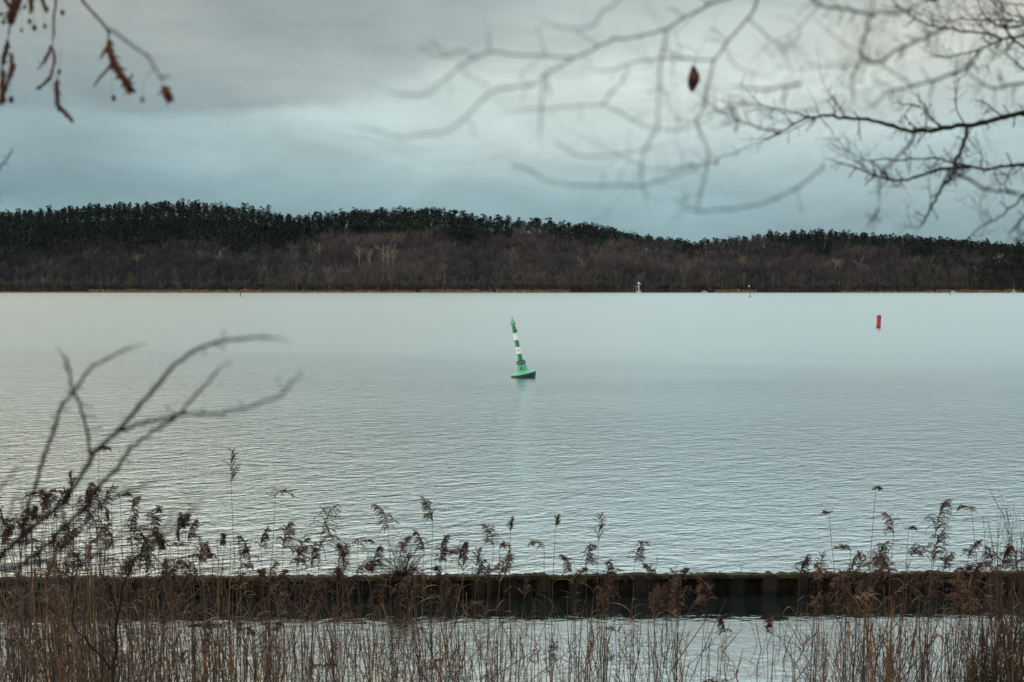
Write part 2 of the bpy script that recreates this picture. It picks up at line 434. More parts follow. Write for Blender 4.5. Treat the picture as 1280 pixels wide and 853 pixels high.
for y in ys:
    hw = 640/FPX*y + 45
    xs = np.arange(-hw, hw, SP) + rng.uniform(-.45, .45, len(np.arange(-hw, hw, SP)))*SP
    rows.append(np.stack([xs, y + rng.uniform(-.45,.45,len(xs))*SP], 1))
PT = np.concatenate(rows); n = len(PT)
Z = hill_z(PT[:,0], PT[:,1]); Hh = rng.normal(21, 3.4, n).clip(12, 31)
PX = 640 + FPX*PT[:,0]/PT[:,1]; PYt = 360 - (Z + Hh - 5)*FPX/PT[:,1]
bd = np.interp(PX, BDX, BDY) + rng.normal(0, 4.0, n) + 5*np.sin(PX*.045) + 3*np.sin(PX*.11+1)
con = (PYt < bd + 0) | ((PX > 1225) & (rng.random(n) < .6)) | ((PX>1130)&(rng.random(n)<.15))
con &= ~((PX > 400) & (PX < 520) & (PYt > 283))
dips = np.array([mnoise.noise(Vector((a*.012, b*.012, 0))) for a, b in PT])
tint = np.clip(.45 + dips*.55 + rng.normal(0, .24, n), 0, 1)
# low hollow wood near the shore is darker on the left, warmer in the middle
tint_d = np.clip(tint + np.interp(PX, [0, 250, 480, 800, 1100, 1280], [-.22, -.1, .12, .06, -.05, -.2]), 0, 1)
crest = PYt < np.interp(PX, SKX, SKY) + 5
tint_d = np.where(rng.random(n) < .10, np.clip(tint_d + .4, 0, 1), tint_d)
inst = np.stack([PT[:,0], PT[:,1], Z, Hh, rng.uniform(.85,1.25,n), rng.uniform(0,6.28,n), tint_d, rng.integers(0,6,n)], 1)
TD = [tmpl_decid(100+k, 150, .26) for k in range(6)]
kind(scatter('bare_forest', TD, inst[~con], [M['decid'], M['decid']]), 'stuff')
ic = inst[con].copy(); ic[:,6] = tint[con]; ic[:,3] = Hh[con]*.95
ic[:,7] = np.where((PX[con] > 430) & (PX[con] < 860), rng.integers(3,6,con.sum()), rng.integers(0,3,con.sum()))
# thin the ridge where single pines stand against the sky
thin = (PX[con] > 555) & (PX[con] < 720) & (PYt[con] < np.interp(PX[con], SKX, SKY) + 4)
ic = ic[~thin]
TC = [tmpl_conif(200+k, 95) for k in range(3)] + [tmpl_conif(300+k, 110, True) for k in range(3)]
kind(scatter('pine_forest', TC, ic, [M['conif'], M['bark']]), 'stuff')
# dead-leaf and bush layer along the shore, hides the trunk feet
nb = 1500; bx = rng.uniform(-580, 580, nb); by = rng.uniform(1502, 1512, nb)
ib = np.stack([bx, by, hill_z(bx, by)-.5, rng.uniform(4, 10, nb), rng.uniform(1.3,1.9,nb), rng.uniform(0,6.28,nb), rng.uniform(0,.45,nb), rng.integers(0,6,nb)], 1)
kind(scatter('shore_brush', TD, ib, [M['decid'], M['decid']]), 'stuff')

# crest pines, each its own thing
pine_meshes = []
for k in range(10):
    b = tmpl_conif(400+k, 260, k < 6); random.seed(900+k)
    bt, bc = Buf(), Buf()
    tube(bt, [Vector((0,0,-.05)), Vector((.012,0,.5)), Vector((-.01,0,.93))], [.016,.011,.004], 5, .3, 0)
    for z in (.55,.66,.76):
        th = random.uniform(0,6.28); d = Vector((math.cos(th)*.13, math.sin(th)*.13, .07))
        tube(bt, [Vector((0,0,z)), Vector((0,0,z))+d], [.006,.003], 3, .3)
    for f, m, in zip(b.f, b.m):
        if m == 0: bc.add([b.v[i] for i in f], [(0,1,2)], b.t[f[0]])
    pine_meshes.append((bt.mesh('trunk', M['bark']), bc.mesh('crown', M['conif'])))
random.seed(31)
ORD = ['first','second','third','fourth','fifth','sixth','seventh','eighth','ninth','tenth','eleventh','twelfth','thirteenth','fourteenth','fifteenth','sixteenth']
LAND = [(0,'left edge'),(172,'faint grey tree'),(300,'brown marker post'),(400,'light brown tree'),(479,'broad pale birch'),(645,'green buoy'),(798,'signal mast'),(937,'tiny dark buoy'),(1046,'forked pale birch'),(1098,'red buoy'),(1191,'right-hand boat'),(1280,'right edge')]
def crest_labels(pxs, shape):
    out = []
    for p in pxs:
        lx, nm = min(LAND, key=lambda q: abs(q[0]-p)); side = 'right' if p >= lx else 'left'
        k = sum(1 for q in pxs if min(LAND, key=lambda w_: abs(w_[0]-q))[0] == lx and (q >= lx) == (p >= lx) and abs(q-lx) < abs(p-lx))
        out.append(f'{shape} crest pine, {ORD[min(k,15)]} {side} of the spot above the {nm}')
    return out
def put_far(kindname, px, topy, H, meshes, label, cat, group, wf=1.0, ymin=1504, ymax=1905):
    best = None
    for Y in np.arange(ymin, ymax, 4.0):
        x = (px-640)/FPX*Y; z = hz(x, Y); py = 360 - (z + H - 5)*FPX/Y
        if best is None or abs(py-topy) < best[0]: best = (abs(py-topy), x, Y, z)
    _, x, Y, z = best
    o = thing(kindname, (x, Y, z), label, cat, group, random.uniform(0, 6.28))
    o.scale = (H*wf, H*wf, H)
    for nm, me in zip(('trunk', 'crown'), meshes): link_obj(nm, me, o)
    return o
xs_p = []
x = 428
while x < 850: xs_p.append(x); x += random.choice((4.0, 5.5, 7.0, 9.0, 13.0))*random.uniform(.8,1.25)
PINE_LABEL = {10: 'tall round-topped pine on the hill crest above the pale birches', 21: 'pine with a gap of sky beside it on the crest above the green buoy'}
LB = crest_labels(xs_p, 'open-crowned')
for i, px in enumerate(xs_p):
    ty = np.interp(px, SKX, SKY) + random.choice((-5, -2.5, -1, 0, 1.5, 3.5)) + random.uniform(-1, 1)
    put_far('pine_tree', px, ty, random.uniform(19, 24), pine_meshes[i % 6],
            LB[i], 'tree', 'open-crowned pines along the central hill crest', random.uniform(.75,1.5), 1870, 1905)
xs_q = [float(q + random.uniform(-3,3)) for q in list(np.arange(865, 1290, 9.5)) + list(np.arange(-5, 430, 9.5))]; LB = crest_labels(xs_q, 'dark narrow')
for i, px in enumerate(xs_q):
    side = px > 600
    ty = np.interp(px, SKX, SKY) + random.uniform(-2.5, 1.5)
    put_far('pine_tree', px, ty, random.uniform(17, 22), pine_meshes[6 + i % 4],
            LB[i],
            'tree', 'pines on the right-hand crest' if side else 'pines on the left-hand crest', random.uniform(.75,1.0), 1880, 1905)

# pale trees that stand out in the wood
def pale_mesh(seed, crown=110, wide=.16, lo=.45, thick=.015):
    random.seed(seed); bt, bc = Buf(), Buf(); ln = random.uniform(-.04,.04)
    tube(bt, [Vector((0,0,-.04)), Vector((ln*.3,0,.35)), Vector((ln,0,.75)), Vector((ln*.8,0,.95))], [thick,thick*.8,thick*.5,.002], 5, .7)
    for k in range(9):
        th = k*2.4; z = random.uniform(lo,.8); base = Vector((ln*z,0,z))
        tip = base + Vector((math.cos(th)*wide*random.uniform(.4,1), math.sin(th)*wide*random.uniform(.4,1), random.uniform(.1,.24)))
        tube(bt, [base, base.lerp(tip,.55)+Vector((0,0,.01)), tip], [.005,.004,.002], 3, .6)
        for q in range(crown//9):
            u = random.uniform(.3,1.1); c = base.lerp(tip, u) + rv(.025)
            bc.add(sliver(c, (tip-base).normalized() + rv(.6) + Vector((0,0,.5)), random.uniform(.06,.12), random.uniform(.008,.016)), [(0,1,2)], random.uniform(.2,1))
    return bt.mesh('trunk', M['birch']), bc.mesh('crown', M['paletwig'])
PALE = [pale_mesh(k, 120) for k in range(3)] + [pale_mesh(10+k, 170, .24, .38, .017) for k in range(3)]
THIN = [pale_mesh(20+k, 36, .06, .7, .011) for k in range(3)]
random.seed(12)
for px, ty, H, mi, lab in [
    (450,307,27,0,'slender pale birch at the front of the wood, leftmost of the pale birch cluster'),
    (462,309,26,1,'thin pale birch second from the left in the cluster of birches by the far shore'),
    (479,304,29,3,'broad pale-crowned birch in the middle of the birch cluster by the far shore'),
    (485,306,28,4,'pale birch with forked crown just right of the broadest birch on the far shore'),
    (491,308,26,2,'straight pale birch at the right end of the birch cluster by the far shore'),
    (400,303,25,3,'light brown bare tree standing out from the wood left of the birch cluster'),
    (275,312,24,4,'greyish bare tree with a spreading crown in the dark wood at the left'),
    (172,316,22,5,'faint grey bare tree deep in the dark wood at the far left'),
    (556,330,20,1,'small pale sapling at the foot of the wood right of the birch cluster'),
    (728,322,24,3,'lighter brown bare tree in the wood left of the white signal mast'),
    (928,318,25,5,'pale brown bare tree above the small dark buoy near the far shore'),
    (1044,322,27,0,'pale forked birch trunk on the far shore, above and left of the red buoy'),
    (1049,324,26,1,'pale birch trunk leaning beside the forked birch near the red buoy'),
    (1076,322,25,4,'wide round-crowned light brown tree above the red buoy'),
    (1143,322,22,5,'brownish bare tree in the wood between the red buoy and the right end'),
    (1248,316,24,3,'tangled pale-limbed tree in the dark wood near the right end'),
    (1262,320,22,4,'rightmost pale-limbed tree in the dark wood'),
    (640,320,22,5,'light brown bare tree directly above the green buoy')]:
    put_far('pale_tree', px, ty - 1.5, H*(1.42 if px < 500 and px > 440 else 1.12), PALE[mi], lab, 'tree', 'pale trees in the far wood')
for i in range(26):
    if i < 14: px, ty, g = 464 + i*2.7 + random.uniform(-1,1), 291.5 + random.uniform(-1.5,1.5), 'white birch trunk in the bright row halfway up the middle slope'
    elif i < 21: px, ty, g = 1054 + (i-14)*4.2, 294 + random.uniform(-2,2), 'white birch trunk in front of the dark pines on the right-hand slope'
    else: px, ty, g = 16 + (i-21)*7, 299 + random.uniform(-2,2), 'faint pale trunk at the edge between pines and bare wood at the far left'
    lb_ = (ORD[i] + ' white birch trunk from the left in the bright row halfway up the slope') if i < 14 else (ORD[i-14] + ' white birch trunk from the left before the dark pines above the red buoy') if i < 21 else (ORD[i-21] + ' faint pale trunk from the left edge, just below the dark pines')
    put_far('birch_tree', px, ty, 17, THIN[i % 3], lb_, 'tree', g.replace('white birch trunk', 'birch trunks').replace('faint pale trunk', 'pale trunks'))

# tan reed belt along the far shore
rb = Buf(); random.seed(3)
for x0, x1, hgt, dens in [(0,150,1.5,1.2),(110,340,2.8,2.6),(340,520,2.3,1.8),(525,615,2.8,2.5),(620,712,2.9,2.6),(893,945,2.8,2.2),(1050,1170,1.8,1.5),(1170,1278,2.8,2.4)]:
    for k in range(int((x1-x0)*dens*2.4)):
        px = random.uniform(x0, x1); Y = random.uniform(1496, 1500.5); x_ = (px-640)/FPX*Y
        h = hgt*random.uniform(.5,1.2)*(.7+.5*mnoise.noise(Vector((px*.07,0,0)))+.3); wdt = random.uniform(.25,.7)
        p = Vector((x_, Y, -.1)); tp = p + Vector((random.uniform(-.4,.4), random.uniform(-.3,.3), h))
        rb.add([p-Vector((wdt,0,0)), p+Vector((wdt,0,0)), tp+Vector((wdt*.5,0,0)), tp-Vector((wdt*.5,0,0))], [(0,1,2,3)], random.random())
kind(rb.build('shore_reed_belt', M['farreed']), 'stuff')
#PART2
# ------------------------------------------------------------------ sheet-pile wall
def wall_y(x): return 22.82 + x*0.0305
random.seed(41)
wall = thing('sheet_pile_wall', (0, wall_y(0), 0), 'low rusty steel sheet pile wall with mossy top standing between lake and reeds', 'wall', None, math.atan(.0305))
PW, DP, TK = .262, .17, .014
def pile_mesh(front):
    s_ = -1 if front else 1; b = Buf()
    xs = [(-PW/2, 0), (-PW/2+.05, s_*DP/2), (PW/2-.05, s_*DP/2), (PW/2, 0)]
    z0, z1 = -1.6, .36; vs, fs = [], []
    for x_, y_ in xs:
        vs += [Vector((x_*.985, y_-TK, z0)), Vector((x_*.985, y_-TK, z1)), Vector((x_*.985, y_+TK, z0)), Vector((x_*.985, y_+TK, z1))]
    for i in range(3):
        a, c = 4*i, 4*i+4
        fs += [(a, c, c+1, a+1), (a+2, a+3, c+3, c+2), (a+1, c+1, c+3, a+3), (a, a+2, c+2, c)]
    fs += [(0,1,3,2), (12,14,15,13)]
    b.add(vs, fs)
    box(b, -PW/2-.012, -PW/2+.016, -.03, .03, z0, z1-.004)      # interlock
    return b.mesh('sheet_pile', M['pile'])
PM = [pile_mesh(True), pile_mesh(False)]
for i in range(-62, 63):
    o = link_obj('sheet_pile', PM[i % 2], wall)
    o.location = (i*PW, random.uniform(-.004,.004), random.uniform(-.035,.006)); o.rotation_euler = (random.uniform(-.02,.02), random.uniform(-.008,.008), random.uniform(-.03,.03))
# moss, soil and litter lying along the top
mb = Buf(); nx = 1700
for j in range(nx):
    x0 = -16.4 + 32.8*j/nx; x1 = x0 + 32.8/nx
    def prof(x):
        a = mnoise.noise(Vector((x*1.7, 0, 0))); b2 = mnoise.noise(Vector((x*9, 3, 0))); c = mnoise.noise(Vector((x*30, 7, 0)))
        h = .008 + .040*a + .040*b2 + .020*c; w_ = .10 + .02*a + .012*b2
        return [(-w_+.01, .30), (-w_-.004, .358+h*.4), (-w_*.5, .364+h*1.1), (0, .366+h*1.0), (w_*.5, .362+h*.9), (w_, .30)]
    if j == 0: pr0 = prof(x0); mb.add([Vector((x0, y_, z_)) for y_, z_ in pr0], [])
    pr = prof(x1); o_ = len(mb.v) - 6
    mb.add([Vector((x1, y_, z_)) for y_, z_ in pr], []); 
    mb.f.extend([(o_+k, o_+6+k, o_+7+k, o_+1+k) for k in range(5)]); mb.m.extend([0]*5)
kind(mb.build('moss', M['moss'], wall), 'stuff')

# ------------------------------------------------------------------ buoys
def vcol(name, c, rough=.5, wear=.5):
    def f(t, b):
        n = noise_n(t, objvec(t), 7, 5, .65); n2 = noise_n(t, objvec(t), 30, 4, .7)
        dark = tuple(x*.55 + .01 for x in c)
        t.links.new(mixc(t, ((n*.6+n2*.4) - .45)._op('MULTIPLY', 3.0*wear).clamp(), c, dark), b.inputs['Base Color'])
        b.inputs['Roughness'].default_value = rough; b.inputs['Specular IOR Level'].default_value = .4
    return mat(name, f)
GD = vcol('dark_green_paint', (.030,.15,.10), .55, .8); GL = vcol('light_green_paint', (.065,.28,.175), .55, .8); WH = vcol('white_paint', (.60,.62,.58), .6, .35)
BK = vcol('black_paint', (.012,.013,.013)); RD = vcol('red_paint', (.26,.022,.016), .6, .8); RDK = vcol('dark_red_paint', (.09,.018,.018)); GR = vcol('grey_paint', (.45,.46,.45))
RDD = vcol('emblem_red', (.18,.02,.03))
by_ = 79.4; bp = at(654.5, 471, by_)
buoy = thing('spar_buoy', (bp.x, by_, 0), 'tilted green navigation buoy with white bands and a cone topmark, floating mid-lake', 'buoy')
buoy.rotation_euler = (R(3), R(-11.5), 0); buoy.location.z = .12
def part(name, mats, prof=None, parent=buoy, seg=24, fn=None):
    b = Buf()
    if prof: lathe(b, prof, seg)
    if fn: fn(b)
    return b.build(name, mats, parent, smooth=False)
h_ = part('hull', GL, [(.60,.090),(.700,.095),(.705,.13),(.68,.165),(.45,.225),(.30,.27)])
part('underside', BK, [(.2,-.5),(.58,-.32),(.68,-.12),(.70,.0),(.703,.094)])
part('skirt_rim', GL, [(.706,.112),(.722,.115),(.722,.130),(.706,.134)])
part('pedestal', GL, [(.285,.26),(.255,.45),(.235,.62),(.235,.66)])
def hatch(b): box(b, -.12,-.02,-.275,-.235,.36,.50)
part('hatch', GD, fn=hatch)
cage = part('lantern_ring', BK, [(.235,.658),(.262,.664),(.262,.70),(.20,.705)])
part('upper_ring', BK, [(.20,.80),(.245,.80),(.245,.835),(.14,.84)])
part('window_drum', WH, [(.165,.70),(.165,.80)])
for k in range(10):
    th = 2*math.pi*k/10; b = Buf(); c_ = Vector((math.cos(th)*.235, math.sin(th)*.235, 0))
    tube(b, [c_+Vector((0,0,.69)), c_*.96+Vector((0,0,.81))], [.018,.018], 5); b.build('ring_post', BK, buoy)
for sx in (-1, 1):
    b = Buf(); tube(b, [Vector((sx*(.30 + .10*math.sin(a)), 0, .48 + .16*math.cos(a))) for a in np.linspace(.1, math.pi-.1, 9)], [.011]*9, 6); b.build('lifting_eye', GR, buoy)
z = .84; seg_h = (2.80-.84)/5
for k in range(5):
    r0 = .128 - .004*k
    part('mast_band', GD if k % 2 == 0 else WH, [(r0, z+.001),(r0-.003, z+seg_h)]); z += seg_h
def emb(b):
    zc = .84 + seg_h*1.5
    b.add([Vector((-.03+math.cos(a)*.035, -.1325, zc+math.sin(a)*.045)) for a in np.linspace(0, 6.283, 9)[:-1]] + [Vector((-.03+math.cos(a)*.03, -.11, zc+math.sin(a)*.04)) for a in np.linspace(0, 6.283, 9)[:-1]],
          [tuple(range(8))] + [(k, 8+k, 8+(k+1)%8, (k+1)%8) for k in range(8)])
part('emblem', RDD, fn=emb)
part('radar_fin', GL, fn=lambda b: box(b, .11, .165, -.02, .02, 2.46, 2.60))
part('topmark_neck', GD, [(.045,2.80),(.045,2.90)], seg=10)
part('topmark_base', BK, [(.165,2.893),(.172,2.90),(.172,2.925)])
part('topmark_cone', GL, [(.168,2.926),(.085,3.13),(.02,3.26),(.012,3.36)])

rp = at(1098, 409.5, 177.8)
rbuoy = thing('can_buoy', (rp.x, 177.8, 0), 'small plain red can-shaped buoy with a dark waterline, right of the green buoy', 'buoy')
rbuoy.rotation_euler = (0, R(3), 0)
part('body', RD, [(.255,.12),(.265,.13),(.265,1.38)], rbuoy)
part('waterline_band', BK, [(.1,-.8),(.285,-.6),(.285,.12),(.256,.125)], rbuoy)
part('cap', RDK, [(.265,1.381),(.285,1.39),(.285,1.50),(.22,1.56),(.05,1.575)], rbuoy)
for sx in (-.12, .12):
    part('lifting_lug', RDK, None, rbuoy, fn=lambda b: tube(b, [Vector((sx-.05,0,1.55)), Vector((sx-.04,0,1.66)), Vector((sx+.04,0,1.66)), Vector((sx+.05,0,1.55))], [.015]*4, 5))

# small marks near the far shore
p = at(937.5, 371.5, 770); db = thing('spar_buoy', (p.x, 770, 0), 'tiny dark green spar buoy close to the far shore, left of the red buoy', 'buoy')
part('hull', GD, [(.3,-.5),(.62,-.1),(.62,.35),(.25,.5)], db, 12); part('mast', GD, [(.25,.5),(.18,1.7),(.18,1.75)], db, 8); part('topmark', BK, [(.26,1.76),(.26,2.0),(.03,2.3)], db, 8)
p = at(300.5, 371, 800); st_ = thing('marker_post', (p.x, 800, 0), 'thin brown marker post in the water off the reeds of the far left shore', 'post')
part('pole', M['bark2'], [(.22,-.8),(.2,2.3),(.14,2.7)], st_, 8); part('top_board', RDK, fn=lambda b: box(b, -.35,.35,-.08,.08,2.1,2.6), parent=st_)
p = at(1187.5, 369, 1000); s2 = thing('marker_post', (p.x, 1000, 0), 'tiny dark post in the water before the white boat on the right shore', 'post')
part('pole', BK, [(.3,-.8),(.26,2.0)], s2, 8); part('foot_float', BK, [(.1,-.4),(.5,-.2),(.5,.25),(.2,.35)], s2, 8)
p = at(798.5, 365, 1496); FW = vcol('dim_white', (.30,.31,.31), .7, .4)  # dimmer copy of the white paint for the far shore things
sm = thing('signal_mast', (p.x, 1496, 0), 'white signal mast with a lamp head standing at the far shore before the trees', 'mast')
part('base', FW, fn=lambda b: box(b, -2.2,2.2,-1,1,-.4,1.8), parent=sm)
part('mast_post', GR, [(.42,1.8),(.36,9.2)], sm, 8)
o = part('mast_post', M['birch'], [(.3,1.8),(.25,7.6)], sm, 8); o.location = (-2.7, 0, 0)
part('cross_bar', GR, fn=lambda b: box(b, -2.9,.4,-.12,.12,6.2,6.6), parent=sm)
part('lamp_head', FW, fn=lambda b: lathe(b, [(.9,8.6),(1.35,9.0),(1.35,10.4),(.5,11.1)], 10), parent=sm)
part('side_shield', FW, fn=lambda b: box(b, .9,2.1,-.4,.4,8.7,9.7), parent=sm)
p = at(936.5, 365, 1497); l2 = thing('shore_light', (p.x, 1497, 0), 'small white round light on a thin post above the tiny dark buoy', 'light')
part('pole', M['bark'], [(.15,-.3),(.12,6.0)], l2, 6); part('lamp', FW, [(.2,5.7),(.95,6.2),(1.0,6.9),(.3,7.6)], l2, 10)
def boat(px, Y, L, lab, mast=False, H=1.5):
    p = at(px, 365.5, Y); t = thing('motor_boat' if not mast else 'sailing_boat', (p.x, Y, 0), lab, 'boat')
    b = Buf(); n = 10; vs = []
    for i in range(n+1):
        u = i/n; hw = .18*L*math.sin(math.pi*min(1, .28+u*.72))**.7 if u < 1 else .01
        for yy, zz in ((-hw, H*.6+.25*u*H), (-hw*.6, -.2), (hw*.6, -.2), (hw, H*.6+.25*u*H)): vs.append(Vector(((u-.5)*L, yy, zz)))
    fs = [(4*i+k, 4*i+k+1, 4*i+k+5, 4*i+k+4) for i in range(n) for k in range(3)] + [(4*i, 4*i+4, 4*i+7, 4*i+3) for i in range(n)] + [(0,1,2,3)]
    b.add(vs, fs); b.build('hull', FW, t)
    b = Buf(); box(b, -.22*L, .14*L, -.09*L, .09*L, H*.7, H*1.35); cb = b.build('cabin', FW, t)
    b = Buf(); box(b, -.18*L, .10*L, -.093*L, .093*L, H*1.0, H*1.2); b.build('window', BK, cb)
    if mast:
        b = Buf(); tube(b, [Vector((0,0,H*.7)), Vector((0,0,L*1.5))], [.10,.06], 6); b.build('mast', GR, t)
        b = Buf(); b.add([Vector((.12,0,H*1.3)), Vector((-.28*L,.05,H*1.4)), Vector((.05,0,L*.75)), Vector((.12,.1,H*1.3)), Vector((-.28*L,.15,H*1.4)), Vector((.05,.1,L*.75))], [(0,1,2),(5,4,3),(0,3,4,1),(1,4,5,2),(2,5,3,0)]); b.build('furled_sail', GR, t)
    return t
boat(880.5, 1490, 6.5, 'small white motor boat by the reeds of the far shore, right of the signal mast')
boat(1191.5, 1480, 4.2, 'tiny white motor boat on the far shore, right of the red buoy', H=1.8)
boat(1267.5, 1490, 4.5, 'tiny pale sailing boat moored under dark trees at the right end of the shore', True)

# ------------------------------------------------------------------ floating litter behind the wall
def log(px, py, L, r_, lab, ang=0, bend=.05):
    Y = 360 and 8890/(py-360); p = at(px, py, Y); b = Buf(); t = thing('floating_log', (p.x, Y, 0), lab, 'log', None, ang)
    P = catmull([Vector((-L/2,0,-.01)), Vector((-L*.2,bend,.012)), Vector((L*.2,0,.012)), Vector((L/2,-bend*.5,.0))], 5)
    tube(b, P, [r_*(.75+.25*math.sin(i*.9)) for i in range(len(P))], 7, .4); b.build('bark_trunk', M['bark'], t)
    b = Buf(); tube(b, [P[7], P[7]+Vector((.08,.05,.06)), P[7]+Vector((.16,.06,.05))], [r_*.4,r_*.3,r_*.1], 5, .5); b.build('stub', M['bark'], t)
log(256, 786, .50, .032, 'dark waterlogged log floating in front of the wall, left of the lake view', .1)
log(968, 776, .42, .026, 'dark piece of driftwood floating at the foot of the wall on the right', .05)

# ------------------------------------------------------------------ reeds
def stem_curve(base, tip, bow):
    mid = base.lerp(tip, .55) + bow
    return [base*( (1-u)**2) + mid*(2*u*(1-u)) + tip*(u*u) for u in np.linspace(0, 1, 6)]
def add_leaf(b, p, sx, L, tint, m, droop=1.0, w_=.013):
    d = Vector((sx, random.uniform(-.6,.6), random.uniform(.5,1.6))).normalized(); P = [p]; q = p.copy(); n = 5
    for k in range(n):
        q = q + d*(L/n); d = (d + Vector((0, 0, -.42*droop*random.uniform(.6,1.3)))).normalized(); P.append(q.copy())
    side = Vector((-d.z*.3, random.uniform(-.5,.5), 1.0 if random.random() < .5 else .3)).cross(d).normalized()
    ribbon(b, P, [w_*x for x in (.5,1,1,.8,.5,.08)], side, tint, m)
def add_plume(b, top, axis, L, sx, tint, m, style='flag', dens=1.0):
    """drooping one-sided reed panicle; axis = direction of the stem at its end"""
    n = int({'flag': 28, 'tight': 14, 'arch': 13, 'fan': 42}[style]*dens)
    ax = [top]; d = axis.normalized(); q = top.copy()
    for k in range(8):
        q = q + d*(L/8); ax.append(q.copy())
        nod = {'flag': .10, 'tight': .02, 'arch': .42, 'fan': .06}[style]
        d = (d + Vector((sx*nod, 0, -nod*.75))).normalized()
    tube(b, ax, [.0035 - .0003*k for k in range(9)], 3, tint*.8, m, False)
    for k in range(n):
        u = (k+.5)/n; i = min(7, int(u*8)); p = ax[i].lerp(ax[i+1], u*8-i)
        s_ = sx if random.random() < .8 else -sx
        ln = L*(.52 - .30*u)*random.uniform(.8,1.2)*(1.15 if style == 'fan' else 1)
        if style == 'tight':
            dd = Vector((s_*random.uniform(.2,.7), random.uniform(-.4,.4), 1)).normalized(); g = random.uniform(.08,.24)
        else:
            dd = Vector((s_*random.uniform(.2,1.0), random.uniform(-.6,.6), random.uniform(.2,1.2))).normalized(); g = random.uniform(.26,.50)
        P = [p]; r_ = p.copy(); segs = 5
        for j in range(segs):
            r_ = r_ + dd*(ln/segs); dd = (dd + Vector((0, 0, -g))).normalized(); P.append(r_.copy())
        sd_ = Vector((.25*random.uniform(-1,1), .3*random.uniform(-1,1), 1)).cross(dd)
        if sd_.length < .1: sd_ = Vector((1, 0, 0))
        sd_.normalize()
        tt = min(1, max(0, tint + random.uniform(-.25,.3)))
        ribbon(b, P, [.006,.016,.020,.018,.012,.003], sd_, tt, m)
        for j in range(1, 6):                   # silky spikelets hanging from the branchlet
            for _ in range(4):
                e = (P[j]-P[j-1]).normalized()*.6 + rv(.6) + Vector((0, 0, -.25)); e.normalize()
                q0 = P[j-1].lerp(P[j], random.random()); s2 = e.cross(rv(1)).normalized()*.0036
                b.add([q0-s2, q0+s2, q0+e*random.uniform(.022,.050)], [(0,1,2)], tt, m)
RM = [M['stem'], M['leaf'], M['plume']]
def px_x(px, Y): return (px-640)/FPX*Y
random.seed(77)
def reed_thing(tpx, tpy, bpx, Y, plume_px, sx, style, lab, group=None, leaves=3, th=.0048, tint=None, cat='reed'):
    """tpx/tpy is where the plume tip shows; the plume hangs below it"""
    tip = at(tpx, tpy, Y + random.uniform(-.15,.15)); L = plume_px*Y/FPX
    base = Vector((px_x(bpx, Y), Y, -.35))
    ax = (tip - base).normalized()
    t = thing('reed', (base.x, base.y, 0), lab, cat, group); org = Vector((base.x, base.y, 0))
    top = tip - ax*L*(.8 if style != 'arch' else .3)
    P = stem_curve(base, top, Vector((random.uniform(-.05,.05), random.uniform(-.05,.05), 0)))
    tn = random.uniform(.15,.7) if tint is None else tint
    b = Buf(); tube(b, P, [th, th, th*.9, th*.8, th*.65, th*.5], 5, tn)
    b.build('stem', M['stem'], t, org)
    for k in range(leaves):
        u = random.uniform(.35,.95); i = min(4, int(u*5)); p = P[i].lerp(P[i+1], u*5-i)
        b = Buf(); add_leaf(b, p, random.choice((-1,1))*random.uniform(.3,1), random.uniform(.18,.42), min(1, tn+random.uniform(0,.4)), 0, random.uniform(.6,1.5), random.uniform(.008,.015))
        b.build('leaf', M['leaf'], t, org)
    if L > 0:
        b = Buf(); add_plume(b, top, (P[-1]-P[-2]), L, sx, random.uniform(.1,.7), 0, style); b.build('plume', M['plume'], t, org)
    return t
